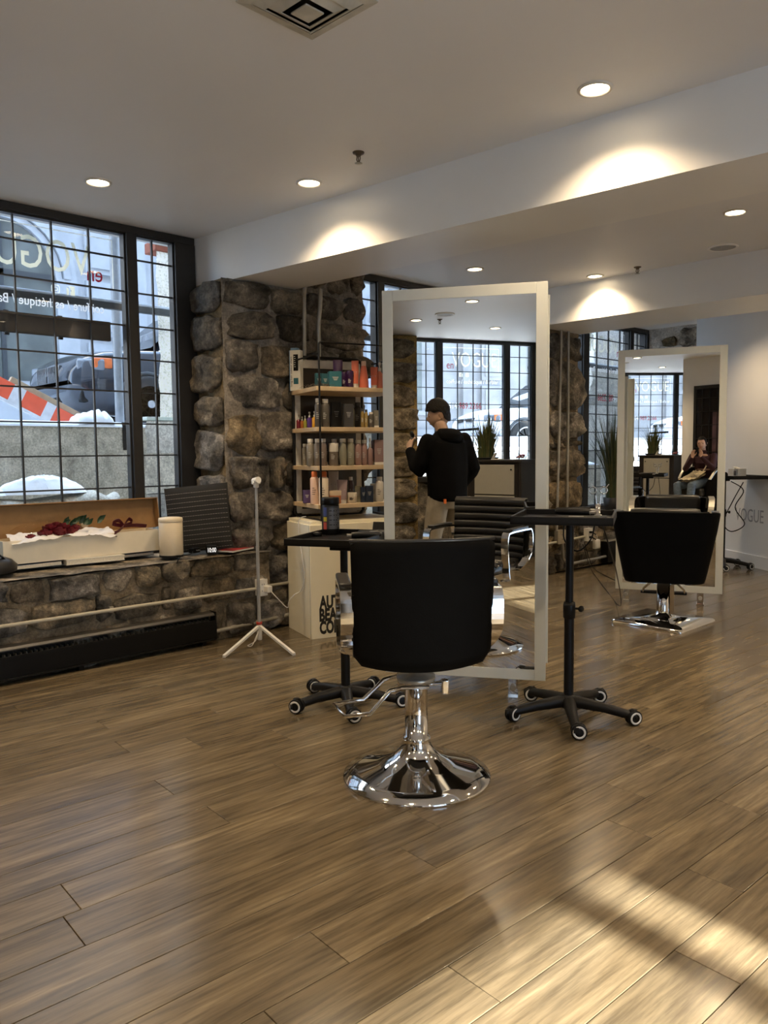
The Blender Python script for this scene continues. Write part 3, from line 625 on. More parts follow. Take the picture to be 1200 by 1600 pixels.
# ------------------------------------------------------------------ cars (length along +X local, nose at +X)
def car_mesh(L, W_, H, kind='suv'):
    """body lofted from cross-sections; returns body, glass"""
    # station: x, sill z, belt z, roof z (0 if no roof), half width, roof half width
    S = [(-.5, .55, .70, 0, .74, 0), (-.485, .34, .92, 0, .84, 0), (-.44, .26, 1.02, 1.30, .90, .58), (-.36, .24, 1.06, 1.56, .93, .66), (-.2, .22, 1.05, 1.63, .95, .69),
         (0, .22, 1.03, 1.64, .95, .69), (.1, .22, 1.02, 1.58, .95, .67), (.2, .22, 1.00, 1.30, .95, .64), (.255, .22, .99, 1.03, .95, .70), (.33, .23, .97, 0, .95, 0), (.42, .25, .92, 0, .92, 0), (.47, .28, .84, 0, .86, 0), (.495, .38, .72, 0, .74, 0), (.5, .48, .62, 0, .68, 0)]
    k = H / 1.64; wk = W_ / 1.9; body = []; 
    for x, z0, zb, zr, hw, rw in S:
        hw *= wk; rw *= wk; z0 *= k; zb *= k; zr *= k
        roof = zr if zr else zb + .05 * k; rwid = rw if zr else hw * .72
        half = [(hw * .86, z0), (hw * .98, z0 + .12 * k), (hw, (z0 + zb) / 2), (hw * .97, zb - .04 * k), (hw * .93, zb), (rwid * 1.05, roof - .05 * k if zr else zb + .03 * k), (rwid * .7, roof), (0, roof + .02 * k)]
        ring = [Vector((x * L, y, z)) for y, z in half] + [Vector((x * L, -y, z)) for y, z in half[-2::-1]]
        body.append(ring)
    return body
def make_car(name, label, loc, rotz, paint, L=4.7, W_=1.9, H=1.64, front=True):
    t = thing(name, label, 'car', loc, rotz); rings = car_mesh(L, W_, H)
    obj('body', MB().loft(rings), paint, t); k = H / 1.64; hw = W_ / 2
    gl = mat(name + '_glass', (.02, .025, .03), .05, spec=.8)
    for s in (-1, 1):
        o = obj('side_window', MB().add([Vector((x * L, s * (hw * y + .012), z * k)) for x, y, z in ((-.40, .93, 1.1), (.22, .955, 1.06), (.12, .72, 1.52), (.0, .72, 1.57), (-.3, .70, 1.53), (-.38, .72, 1.36))], [[0, 1, 2, 3, 4, 5]]), gl, t)
        obj('door_line', MB().tube([Vector((-.02 * L, s * (hw * 1.0 + .004), .3 * k)), Vector((-.02 * L, s * (hw * 1.0 + .006), .98 * k))], .006, 5), M['rail'], t)
    obj('windscreen', MB().add([Vector((x * L, y * hw, z * k + .012)) for x, y, z in ((.262, -.68, 1.05), (.262, .68, 1.05), (.12, .60, 1.58), (.12, -.60, 1.58))], [[0, 1, 2, 3]]), gl, t)
    obj('rear_window', MB().add([Vector((x * L - .012, y * hw, z * k + .01)) for x, y, z in ((-.462, -.62, 1.1), (-.462, .62, 1.1), (-.385, .58, 1.5), (-.385, -.58, 1.5))], [[0, 1, 2, 3]]), gl, t)
    for x in (.305, -.30):
        for s in (-1, 1):
            c = Vector((x * L, s * (hw - .055), .36)); wh = obj('wheel', MB().lathe([(.2, -.11), (.33, -.11), (.36, -.08), (.36, .08), (.33, .11), (.2, .11)], c, 28, Matrix.Rotation(R(90), 4, 'X')), mat('tyre', (.02, .02, .02), .8), t)
            rm = MB(); rm.lathe([(.235, -.02), (.235, .035), (.21, .03), (.21, -.02)], c + Vector((0, s * .09, 0)), 24, Matrix.Rotation(R(90), 4, 'X'))
            for j in range(10): a = 2 * PI * j / 10; rm.box(c + Vector((.12 * math.cos(a), s * .1, .12 * math.sin(a))), (.20, .02, .035), .004, Matrix.Rotation(-a, 3, 'Y'))
            rm.cyl(c + Vector((0, s * .08, 0)), c + Vector((0, s * .125, 0)), .05)
            obj('rim', rm, M['alloy'], wh)
            obj('wheel_arch', MB().tube(arc((x * L, s * (hw * .985), .36), .40, R(0), R(180), 14), .03, 6).cyl((x * L, s * (hw * .9), .38), (x * L, s * (hw * .9 + .075), .38), .40), M['rail'], t)
    lamp = mat(name + '_lamp', (.16, .18, .21), .08, spec=.9); tail = mat(name + '_tail', (.62, .02, .03), .15); amber = mat(name + '_amber', (.7, .16, .04), .2)
    for s in (-1, 1):
        obj('headlamp', MB().box((.445 * L, s * hw * .80, .78 * k), (.34, .22, .15), .04, Matrix.Rotation(R(-s * 28), 3, 'Z')), lamp, t)
        obj('side_marker', MB().box((.425 * L, s * hw * .935, .80 * k), (.22, .05, .13), .02, Matrix.Rotation(R(-s * 14), 3, 'Z')), amber, t)
        obj('tail_lamp', MB().box((-.47 * L, s * hw * .80, .90 * k), (.12, .30, .15), .03), tail, t)
        g = MB(); g.box((.492 * L, s * .2, .70 * k), (.05, .34, .22), .03)
        gr = obj('grille', g, mat('grille_black', (.01, .01, .01), .4), t)
        br = MB()
        for j in range(7): br.box((.497 * L, s * .2 + (-.15 + .05 * j), .70 * k), (.05, .012, .2))
        obj('grille_slats', br, M['chrome'], gr)
        obj('fog_vent', MB().box((.47 * L, s * hw * .70, .42 * k), (.10, .34, .17), .04), M['black'], t)
    obj('bumper_vent', MB().box((.492 * L, 0, .42 * k), (.05, .7, .13), .02), M['black'], t)
    return t
pt = mat('dark_blue_paint', (.016, .022, .035), .18, .3, var=.1, coat=1.0); pt2 = mat('mid_blue_paint', (.10, .19, .34), .3, .2, coat=.6); pt3 = mat('snowed_white_paint', (.72, .74, .78), .5)
make_car('parked_car', 'dark blue estate car parked nose left across the low concrete wall', (-10.45, 6.2, 1.60), R(-90), pt, 4.75, 1.92, 1.76)
make_car('parked_car', 'mid blue car with red tail lamp, seen in the large mirror', (-2.15, -7.95, 1.2), R(180), pt2, 4.5, 1.85, 1.62)
wc = make_car('parked_car', 'white snow-covered car on the street seen in the large mirror', (4.9, -7.95, 1.2), R(180), pt3, 4.6, 1.85, 1.6)
snow_ridge('snow', 'snow bank along the street kerb seen in the mirrors', [(-4, -6.3, 1.2), (-1, -6.3, 1.2), (1.5, -6.3, 1.2), (5, -6.35, 1.2)], .8, .22, 12)
snow_ridge('snow', 'snow drift in the light well behind the tall grass plant', [(-3, -5.2, .5), (0, -5.15, .75), (1.4, -5.2, .6), (4, -5.2, .55)], 1.7, .55, 16)

# ------------------------------------------------------------------ ceiling fittings
M['glow'] = mat('lamp_lens', (1, .9, .75), .4, emit=(1.0, .80, .52, 14.0)); M['trimw'] = mat('lamp_trim', (.62, .58, .52), .4)
LAMPS = [((-1.4, 6.1), 'added recessed lamp between the beams, unseen, right of the round speaker'), ((-.45, 4.95), 'added recessed lamp between the beams, unseen, on the far right'),  # unseen lamps, added to brighten the far floor
         ((-2.7, -.9), 'added recessed lamp behind the photographer, unseen, near the street windows'), ((-.2, 3.2), 'added recessed lamp before the first beam, unseen, on the right'), ((.7, .9), 'added recessed lamp beside the photographer, unseen'),  # unseen lamps, added to brighten the cabinet front and the room
         ((-1.4, 1.0), 'added recessed lamp above the open floor, unseen, before the front chair'), ((-3.75, 8.15), 'recessed lamp hidden beyond the second beam, lighting the far white wall'),  # the first one is unseen, added for more light in the room
         ((-4.552, 2.003), 'recessed lamp above the box of roses at the left window'), ((-3.741, 2.934), 'recessed lamp just before the first beam, above the product shelves'), ((-1.95, 3.141), 'recessed lamp just before the first beam, above the front trolley'),
         ((-4.513, 5.366), 'recessed lamp beyond the first beam, straight above the large mirror'), ((-3.965, 6.42), 'recessed lamp before the second beam, beside the far sprinkler'), ((-2.288, 5.44), 'recessed lamp beyond the first beam, nearest the round speaker'),
         ((-.887, -2.031), 'recessed lamp over the reception, left one reflected in the large mirror'), ((-.76, -.75), 'recessed lamp before the reception, top one reflected in the large mirror'), ((.33, -2.3), 'recessed lamp nearest the reception window, reflected low in the large mirror'),
         ((-3.0, .6), 'assumed recessed lamp above the open floor, unseen, near the street windows'), ((1.2, 2.3), 'assumed recessed lamp above the open floor, unseen, by the added glass door'), ((1.0, 5.2), 'assumed recessed lamp far right beyond the first beam, unseen')]  # unseen lamps, assumed for the rest of the ceiling
lb = MB().lathe([(.078, 0), (.078, -.006), (.066, -.010), (.060, -.004), (.056, .02)], n=32).mesh('lamp_trim', M['trimw'])
ll = MB().lathe([(.060, 0), (.056, -.004), (.03, -.0065), (0.0001, -.007)], n=28).mesh('lamp_lens', M['glow'])
ldat = bpy.data.lights.new('downlight', 'SPOT'); ldat.energy = LAMP_W; ldat.color = (1.0, .75, .47); ldat.spot_size = R(131); ldat.spot_blend = .8; ldat.shadow_soft_size = .05
for i, ((x, y), lab) in enumerate(LAMPS):
    t = thing('recessed_lamp', lab, 'lamp', (x, y, ZC))
    obj('lamp_trim', lb, None, t); obj('lamp_lens', ll, None, t)
    lo = bpy.data.objects.new('lamp_light', ldat); C.objects.link(lo); lo.parent = t; lo.location = (0, 0, -.02)
# air vent: nested square louvres, turned 45 degrees in view
vt = thing('ceiling_vent', 'square louvred air vent in the ceiling at the top of the picture', 'vent', (-2.27, 1.785, ZC), R(3))
M['vent'] = mat('dusty_vent_metal', (.50, .47, .39), .5, var=.2, scale=12)
def vring(a, b, z0, z1):
    vs = [Vector((x * s, y * s, z)) for s, z in ((a, z0), (b, z1)) for x, y in ((-1, -1), (1, -1), (1, 1), (-1, 1))]
    vs += [v + Vector((0, 0, .004)) for v in vs]
    return MB().add(vs, [[i, (i + 1) % 4, 4 + (i + 1) % 4, 4 + i] for i in range(4)] + [[8 + i, 12 + i, 12 + (i + 1) % 4, 8 + (i + 1) % 4] for i in range(4)] + [[i, 8 + i, 8 + (i + 1) % 4, (i + 1) % 4] for i in range(4)] + [[4 + i, 4 + (i + 1) % 4, 12 + (i + 1) % 4, 12 + i] for i in range(4)])
obj('frame', vring(.178, .142, -.008, -.014), M['vent'], vt)
for k_, a in enumerate((.140, .100)): obj('louvre', vring(a, a - .034, -.012 - .014 * k_, -.034 - .010 * k_), M['vent'], vt)
obj('centre_plate', MB().box((0, 0, -.045), (.084, .084, .006), .002), M['vent'], vt); obj('duct', MB().box((0, 0, -.003), (.29, .29, .004)), M['black'], vt)
def sprinkler(x, y, lab):
    t = thing('sprinkler', lab, 'sprinkler', (x, y, ZC)); mb_ = mat('sprinkler_bronze', (.12, .09, .06), .4, .6)
    obj('escutcheon', MB().lathe([(.032, 0), (.030, -.006), (.018, -.008), (.012, -.02)]), mb_, t)
    obj('frame_arms', MB().tube([(.010, 0, -.015), (.014, 0, -.035), (.004, 0, -.055)], .003, 6).tube([(-.010, 0, -.015), (-.014, 0, -.035), (-.004, 0, -.055)], .003, 6).cyl((0, 0, -.02), (0, 0, -.055), .003), mb_, t)
    obj('deflector', MB().lathe([(.0001, -.054), (.02, -.056), (.021, -.058), (.0001, -.060)]), M['steel'], t)
sprinkler(-3.2, 2.846, 'bronze sprinkler head on the near ceiling before the first beam'); sprinkler(-3.531, 6.40, 'small sprinkler head on the far ceiling beside the second beam'); sprinkler(-.63, -1.9, 'sprinkler head over the reception, reflected in the large mirror')
def speaker(x, y, r, lab):
    t = thing('ceiling_speaker', lab, 'speaker', (x, y, ZC))
    obj('bezel', MB().lathe([(r, 0), (r, -.008), (r * .9, -.012), (r * .82, -.006)], n=36), M['wallw'], t); obj('grille', MB().lathe([(r * .83, -.006), (r * .4, -.008), (.0001, -.008)], n=36), mat('speaker_grille', (.36, .36, .36), .6), t)
speaker(-2.74, 6.30, .115, 'round white ceiling speaker right of the far sprinkler'); speaker(-.72, -1.55, .115, 'round ceiling speaker over the reception, reflected in the large mirror')
speaker(-3.45, 4.35, .11, 'round ceiling speaker half hidden by the first beam, right of the large mirror lamp'); speaker(-2.2, 4.55, .11, 'round ceiling speaker peeping out under the first beam, above the trolley')

# ------------------------------------------------------------------ styling mirrors
def mirror_unit(name, label, br, ang, wdt, z0, z1, feet=True):
    """br: bottom corner at the viewer's right; ang: degrees the frame runs to the left of the camera heading"""
    tt = -YAW - R(ang); d = Vector((math.sin(tt), math.cos(tt), 0)); n = d.cross(Vector((0, 0, 1)))
    if n.dot(-Vector((br[0], br[1], 0))) < 0: n = -n
    t = thing(name, label, 'mirror', (br[0], br[1], 0), 0)
    P = lambda a, b, z: d * a + n * b + Vector((0, 0, z)); rot = Matrix((d, n, d.cross(n))).transposed()
    fwid = .058
    def bb(mb, a0, a1, b0, b1, za, zb, bev=.0): mb.box(P((a0 + a1) / 2, (b0 + b1) / 2, (za + zb) / 2), (a1 - a0, b1 - b0, zb - za), bev, rot); return mb
    for nm, (a0, a1, za, zb) in dict(frame_side=(0, fwid, z0, z1), frame_side_=(wdt - fwid, wdt, z0, z1), frame_top=(fwid, wdt - fwid, z1 - fwid, z1), frame_bottom=(fwid, wdt - fwid, z0, z0 + fwid)).items():
        obj(nm.rstrip('_'), bb(MB(), a0, a1, -.018, .0, za, zb, .002), M['frost'], t)
    obj('mirror_glass', bb(MB(), fwid, wdt - fwid, -.014, -.002, z0 + fwid, z1 - fwid), M['mirror'], t)
    obj('backing', bb(MB(), .01, wdt - .01, -.034, -.019, z0 + .01, z1 - .01), M['frost'], t)
    if feet:
        for a in (.17, wdt - .09):
            f = obj('foot', bb(bb(MB(), a - .025, a + .025, -.03, -.006, .006, z0 + .06), a - .03, a + .03, -.10, .02, .0, .008), M['chrome'], t)
            obj('glide', MB().cyl(P(a, -.02, z0 * .55), P(a, .012, z0 * .55), .016), M['steel'], f)
    return t, d, n
m1, d1, n1 = mirror_unit('styling_mirror', 'large white-framed standing mirror reflecting a man, beside the product shelves', (-2.349, 3.365), 76.4, .868, .10, 2.172)
B1 = Vector((-2.349, 3.365, 0)) - n1 * .34
# its rear twin, facing the other way
mb_t, _, _ = mirror_unit('styling_mirror', 'rear twin mirror back to back behind the large mirror, only its edge showing', tuple((B1 + d1 * .0).xy), 76.4, .868, .10, 2.172)
for ch in mb_t.children:
    if ch.name.startswith('mirror_glass'): ch.location = -n1 * .020
    if ch.name.startswith('backing'): ch.location = n1 * .02
    if ch.name.startswith('frame'): ch.location = -n1 * .016
br_ = MB()
for z in (.35, 1.2, 2.05): br_.cyl(d1 * .2 + Vector((0, 0, z)) - n1 * .03, d1 * .2 + Vector((0, 0, z)) - n1 * .32, .014).cyl(d1 * .66 + Vector((0, 0, z)) - n1 * .03, d1 * .66 + Vector((0, 0, z)) - n1 * .32, .014)
obj('spacer_bars', br_, M['chrome'], m1)
m2, d2, n2 = mirror_unit('styling_mirror', 'far white-framed standing mirror reflecting the woman taking the picture', (-2.745, 6.452), 68.05, .862, .10, 2.161)

# ------------------------------------------------------------------ salon chairs
def chair_base_round(t):
    obj('base', MB().lathe([(.297, 0), (.300, .006), (.297, .014), (.24, .035), (.16, .060), (.10, .088), (.066, .122), (.056, .15), (.056, .16)], n=56), M['chrome'], t)
    obj('column', MB().lathe([(.054, .15), (.054, .17), (.046, .172), (.046, .385), (.050, .387), (.050, .40), (.03, .40)], n=36), M['chrome'], t)
    obj('pump', MB().lathe([(.075, .40), (.078, .405), (.078, .418), (.03, .425), (.024, .45), (.024, .49)], n=30).box((0, .04, .50), (.26, .22, .03), .004), M['steel'], t)
c1 = thing('salon_chair', 'large black leather salon chair on round chrome base, in the front', 'chair', (-2.152, 2.19, 0), R(53) )
chair_base_round(c1)
# backrest: slightly wrapped slab, ribbed in front, seamed behind
BW, ZB, ZT = .545, .50, .985
def back_ring(z, wdt, y0, th, n=18, wrap=.05, rr_=.03):
    pts = []
    for i in range(n + 1):
        u = -1 + 2 * i / n; pts.append((u * wdt / 2, y0 + wrap * (abs(u) ** 2.4)))
    fr = [(x * (1 - .02), y + th) for x, y in pts][::-1]
    return [Vector((x, y, z)) for x, y in pts] + [Vector((x, y, z)) for x, y in fr]
rings = []
def bz(u, v):
    c = max(0, (abs(u) - .90) / .10) ** 2
    return (ZB + .030 * abs(u) ** 2 - .012 + .030 * c) * (1 - v) + (ZT + .004 * (1 - u * u) - .012 * c) * v
for k in range(23):
    v = k / 22; lean = -.03 * v; ee = min(1, v / .06, (1 - v) / .03); ee = math.sqrt(max(0, 1 - (1 - ee) ** 2)); th = .020 + .036 * ee
    rg = back_ring(0, BW * (.962 + .038 * v), -.232 + lean + (.056 - th) / 2, th)
    for p in rg: p.z = bz(max(-1, min(1, p.x / (BW / 2 * (.962 + .038 * v)))), v)
    rings.append(rg)
bk = obj('backrest', MB().loft(rings), M['leather2'], c1)
obj('seam', MB().tube([Vector((-.268 + .536 * i / 16, -.2455 + .05 * abs(-1 + i / 8) ** 2.4 - .0, .785 + .004 * math.sin(i))) for i in range(17)], .0035, 6), M['leather'], bk)
obj('piping', MB().tube([Vector((BW / 2 * (-1 + i / 10), -.252 + .05 * abs(-1 + i / 10) ** 2.4 + .012, ZT + .003)) for i in range(21)], .008, 8), M['leather'], bk)
for k in range(9):
    z = .562 + .0505 * k
    obj('rib', MB().grid(15, 9, lambda u, v: Vector(((-.5 + u) * (BW - .02), -.182 - .03 * ((z + (v - .5) * .05 - ZB) / .485) + .05 * abs(2 * u - 1) ** 2.4 + -.004 + .015 * math.sin(PI * v) ** .6, z + (v - .5) * .0515))), M['leather'], bk)
seat = obj('seat', MB().box((0, .06, .555), (.47, .48, .075), .032), M['leather'], c1)
for k in range(6): obj('rib', MB().grid(9, 6, lambda u, v: Vector(((-.5 + u) * .47, -.13 + .068 * k + v * .066, .590 + .016 * math.sin(PI * v) ** .6 - .02 * (2 * u - 1) ** 4))), M['leather'], seat)
for s in (-1, 1):
    x = s * .286
    path = [Vector((x * .86, .14, .48)), Vector((x * .97, .16, .49)), Vector((x, .19, .54)), Vector((x, .21, .70)), Vector((x, .20, .775)), Vector((x, .15, .795)), Vector((x, -.12, .795)), Vector((x, -.17, .785)), Vector((x, -.19, .74)), Vector((x, -.185, .66)), Vector((x, -.15, .615)), Vector((x * .97, -.10, .57)), Vector((x * .86, -.08, .53))]
    ar = obj('armrest', MB().strip(smooth_path(path, 4), .048, .010, (1, 0, 0)), M['chrome'], c1)
    obj('arm_pad', MB().box((x, .02, .808), (.05, .27, .022), .008), M['leather'], ar)
fr = MB(); fpts = [(.05, -.055, .385), (-.06, -.06, .385), (-.105, -.065, .375), (-.185, -.075, .285), (-.285, -.075, .275), (-.335, .03, .29), (-.215, .06, .30), (-.13, .085, .375), (-.08, .09, .388), (.02, .07, .388)]
wl_ = Matrix.Rotation(R(-6.5), 3, 'Z')
obj('footrest', MB().tube([wl_ @ Vector(p) for p in fpts], .0085, 10), M['chrome'], c1)
obj('pump_lever', MB().cyl((.04, -.02, .385), (.125, -.05, .395), .010).box((.11, -.045, .38), (.03, .03, .06), .006), M['chrome'], c1)
# tub chair on square base
def tub_chair(label, loc, rotz, group=None, base_rot=0.0, lift=0.0):
    t = thing('salon_chair', label, 'chair', loc, rotz)
    br2 = Matrix.Rotation(base_rot, 4, 'Z')
    def sq(h, z, r): return [br2 @ Vector((x, y, z)) for x, y in rrect(2 * h, 2 * h, r, 4)]
    obj('base', MB().loft([sq(.285, 0, .03), sq(.285, .018, .03), sq(.272, .030, .03), sq(.12, .040, .05), sq(.06, .062, .055), sq(.05, .09, .049)]), M['chrome'], t)
    obj('column', MB().lathe([(.05, .06), (.05, .30 + lift), (.03, .30 + lift), (.03, .36 + lift)], n=30).box((.06, -.02, .18 + lift / 2), (.03, .03, .22)), M['chrome'], t)
    # shell: outer U in plan, taller and wider at the top
    def U(z, wt, dp, th, inner):
        w2 = wt / 2 - (th if inner else 0); yb = -.235 + (th if inner else 0); pts = []
        pts.append((-w2, dp)); 
        for i in range(9): a = PI + (PI / 2) * i / 8; pts.append((-w2 + .10 + .10 * math.cos(a), yb + .10 + .10 * math.sin(a)))
        for i in range(9): a = -PI / 2 + (PI / 2) * i / 8; pts.append((w2 - .10 + .10 * math.cos(a), yb + .10 + .10 * math.sin(a)))
        pts.append((w2, dp)); return [Vector((x, y, z)) for x, y in pts]
    rg = []
    for z, wt, dp in ((.335, .555, .18), (.36, .575, .2), (.55, .655, .22), (.72, .72, .2), (.835, .755, .12), (.852, .750, .10)):
        o_ = U(z + lift, wt, dp, .075, False); i_ = U(z + lift, wt, dp, .075, True)
        for p in o_ + i_: p.z -= .16 * max(0, (p.y - .0) / .2) * max(0, (z - .5) / .35); 
        for p in o_ + i_: p.z += .008 * (1 - min(1, abs(p.x) / .37) ** 2) * (z > .7)
        rg.append(o_ + i_[::-1])
    sh = obj('shell', MB().loft(rg), M['leather2'], t)
    obj('seat', MB().box((0, .06, .445 + lift), (.50, .48, .13), .04), M['leather'], t)
    obj('back_cushion', MB().box((0, -.12, .70 + lift), (.50, .09, .36), .04), M['leather'], t)
    for s in (-1, 1): obj('arm_trim', MB().strip(smooth_path([(s * .34, -.15, .862 + lift), (s * .352, .0, .845 + lift), (s * .35, .10, .78 + lift), (s * .335, .19, .66 + lift)], 5), .05, .012, (1, 0, 0)), M['steel'], sh)
    ft = obj('footrest', MB().tube([(-.09, .05, .30 + lift), (-.15, .2, .22), (-.16, .30, .17), (.16, .30, .17), (.15, .2, .22), (.09, .05, .30 + lift)], .009, 8), M['chrome'], t)
    for s in (-1, 1): obj('foot_pad', MB().box((s * .095, .31, .175), (.16, .07, .022), .01), M['black'], ft)
    return t
tub_chair('black tub salon chair on square chrome base before the far mirror', (-2.803, 5.544, 0), R(27), None, R(-27))
tub_chair('black salon chair the seated woman sits in, seen in the far mirror', (.255, -.335, 0), R(68), None, R(20), .14)

# ------------------------------------------------------------------ trolleys
M['cast'] = mat('caster_ring', (.62, .62, .60), .4)
def star_base(t, rad, z_hub, phase, wr=.037):
    legs = []
    for k in range(5):
        a = phase + 2 * PI * k / 5; d = Vector((math.cos(a), math.sin(a), 0)); s = Vector((-d.y, d.x, 0)); rg = []
        for f, wdt, z1, h in ((.0, .058, z_hub + .012, .050), (.12, .056, z_hub + .012, .048), (.5, .044, z_hub - .004, .040), (.93, .036, z_hub - .030, .034), (1.0, .028, z_hub - .034, .026)):
            p = d * (.015 + rad * f); rg.append([p + s * (-wdt / 2) + Vector((0, 0, z1 - h)), p + s * (wdt / 2) + Vector((0, 0, z1 - h)), p + s * (wdt / 2) + Vector((0, 0, z1 - .01)), p + s * (wdt / 4) + Vector((0, 0, z1)), p - s * (wdt / 4) + Vector((0, 0, z1)), p - s * (wdt / 2) + Vector((0, 0, z1 - .01))])
        lg = obj('leg', MB().loft(rg), M['blackm'], t)
        ca = a + rnd.uniform(-1.2, 1.2); ax = Vector((math.cos(ca), math.sin(ca), 0)); ax = ax if ax.dot(-t.matrix_world.translation if False else Vector((.6, -.6, 0))) > 0 else -ax
        ax = (ax + Vector((.9, -.7, 0))).normalized()     # casters have all rolled to face the same way
        fwd = Vector((-ax.y, ax.x, 0)); p = d * (rad - .012); c = p + fwd * .012 + Vector((0, 0, wr))
        cs = MB().cyl(p + Vector((0, 0, wr + .01)), p + Vector((0, 0, z_hub - .045)), .009).box(c + Vector((0, 0, wr * .55)), (.03, .03, wr * 1.1), .008)
        cs = obj('caster', cs, M['black'], lg)
        wm = MB()
        for s_ in (-1, 1):
            q = c + ax * (.014 * s_); mt_ = (ax * s_).to_track_quat('Z', 'Y').to_matrix().to_4x4()
            wm.cur = 0; wm.lathe([(.0001, -.008), (wr * .9, -.008), (wr, -.005), (wr, .005), (wr * .93, .008), (wr * .78, .0085)], q, 22, mt_)
            wm.cur = 1; wm.lathe([(wr * .80, .0088), (wr * .76, .0105), (wr * .60, .0105), (wr * .57, .0085)], q, 22, mt_)
            wm.cur = 2; wm.lathe([(wr * .60, .0085), (wr * .3, .010), (.0001, .010)], q, 22, mt_)
        obj('wheel', wm, [M['black'], M['cast'], M['black']], lg)
    obj('hub', MB().lathe([(.036, z_hub - .045), (.040, z_hub - .03), (.036, z_hub + .01), (.028, z_hub + .02), (.022, z_hub + .02)], n=24), M['blackm'], t)
def trolley(label, loc, rotz, phase, zt, tray_w, tray_d, tray_c, rad=.305, z_hub=.10, slot=.52, group=None):
    t = thing('trolley', label, 'trolley', loc, 0, group); star_base(t, rad, z_hub, phase)
    obj('pole', MB().cyl((0, 0, z_hub), (0, 0, slot), .024, n=24).cyl((0, 0, slot), (0, 0, zt), .0195, n=24), M['black'], t)
    co = obj('collar', MB().lathe([(.0255, slot - .05), (.030, slot - .045), (.030, slot + .01), (.027, slot + .03), (.02, slot + .03)], n=24), M['black'], t)
    obj('knob', MB().cyl((.027, .012, slot), (.048, .02, slot), .006).lathe([(.012, 0), (.016, .004), (.016, .014), (.010, .018)], (.046, .019, slot), 10, Matrix.Rotation(R(90), 4, 'Y')), M['black'], co)
    rot = Matrix.Rotation(rotz, 3, 'Z'); c = Vector((*tray_c, zt)) - Vector((loc[0], loc[1], 0))
    tr = obj('tray', MB().box(c + Vector((0, 0, .006)), (tray_w, tray_d, .012), .003, rot), M['black'], t)
    rim = MB()
    for sx, sy, a, b in ((0, -1, tray_w, .012), (0, 1, tray_w, .012), (-1, 0, .012, tray_d), (1, 0, .012, tray_d)):
        rim.box(c + rot @ Vector((sx * (tray_w / 2 - .006), sy * (tray_d / 2 - .006), .020)), (a, b, .036), .003, rot)
    obj('rim', rim, M['blackm'], tr)
    obj('bracket', MB().box(c + Vector((-c.x, -c.y, -.012)), (.14, .05, .022), .004, rot), M['black'], t)
    return t
HD = R(28.5)
trolley('black trolley with star base left of the front chair, carrying a canister', (-3.04, 2.57, 0), R(27.8), R(-35), .835, .42, .55, (-3.215, 2.70), .295, .085, .50)
trolley('black trolley with star base right of the front chair, scissors in its holder', (-2.115, 3.225, 0), HD, R(-50), .978, .455, .48, (-2.10, 3.164), .31, .095, .545)

# ------------------------------------------------------------------ things along the left wall
def rotm(a): return Matrix.Rotation(a, 3, 'Z')
ht = thing('baseboard_heater', 'long low black baseboard heater under the left window', 'heater', (-4.70, .94, 0))
hl = 3.67
obj('back_plate', MB().box((-.035, 0, .125), (.012, hl, .19), .002), M['heater'], ht)
obj('front_plate', MB().box((.035, 0, .105), (.008, hl - .01, .125), .002), M['heater'], ht)
obj('top_hood', MB().prism([(-.035, .212), (-.035, .222), (.02, .218), (.034, .205), (.034, .199), (.018, .21)], hl - .004, Matrix(((1, 0, 0, 0), (0, 0, -1, hl / 2 - .002), (0, 1, 0, 0), (0, 0, 0, 1)))), mat('heater_hood', (.05, .046, .04), .4), ht)
obj('bottom_lip', MB().box((.01, 0, .036), (.075, hl - .01, .010), .002), M['heater'], ht)
for y in (-hl / 2, hl / 2): obj('end_cap', MB().box((0, y, .128), (.08, .012, .195), .003), M['heater'], ht)
fin = MB()
for i in range(120): fin.box((0, -hl / 2 + .05 + i * (hl - .1) / 119, .14), (.05, .002, .07))
fin.cyl((0, -hl / 2, .14), (0, hl / 2, .14), .012); fo = obj('fins', fin, M['steel'], ht); fo['kind'] = 'stuff'
for y in (-1.7, -.3, .9, 1.75): obj('bracket', MB().box((-.0, y, .018), (.05, .03, .034)), M['heater'], ht)
def conduit(name, label, pts, r, mt, straps=(), cat='pipe'):
    t = thing(name, label, cat, pts[0]); o = Vector(pts[0])
    obj('pipe', MB().tube([Vector(p) - o for p in pts], r, 12), mt, t)
    for p in straps: p = Vector(p) - o; obj('strap', MB().box(p, (.018, .028, .04), .004), M['steel'], t)
    return t
conduit('conduit', 'pale metal conduit along the low stone wall above the heater', [(-4.685, -.9, .345), (-4.685, 2.3, .342), (-4.685, 3.12, .338)], .0115, M['conduitp'], [(-4.70, 2.05, .342), (-4.70, .6, .344)])
conduit('conduit', 'short conduit from the white outlet towards the cream cabinet', [(-4.70, 3.2, .345), (-4.70, 3.40, .345), (-4.74, 3.55, .345)], .0115, M['steel'])
conduit('conduit', 'low dark pipe above the floor left of the cream cabinet', [(-4.73, 2.80, .07), (-4.72, 3.1, .085), (-4.73, 3.5, .095)], .016, M['steel'])
conduit('conduit', 'left of two metal conduits rising from the shelves to the first beam', [(-4.74, 3.62, .9), (-4.74, 3.645, 2.2), (-4.74, 3.65, 2.5), (-4.75, 3.665, 2.56)], .016, M['steel'], [(-4.755, 3.645, 2.3)])
conduit('conduit', 'right of two metal conduits rising from the shelves to the first beam', [(-4.73, 3.775, .9), (-4.73, 3.775, 2.3), (-4.72, 3.785, 2.42), (-4.73, 3.80, 2.56)], .018, M['steel'])
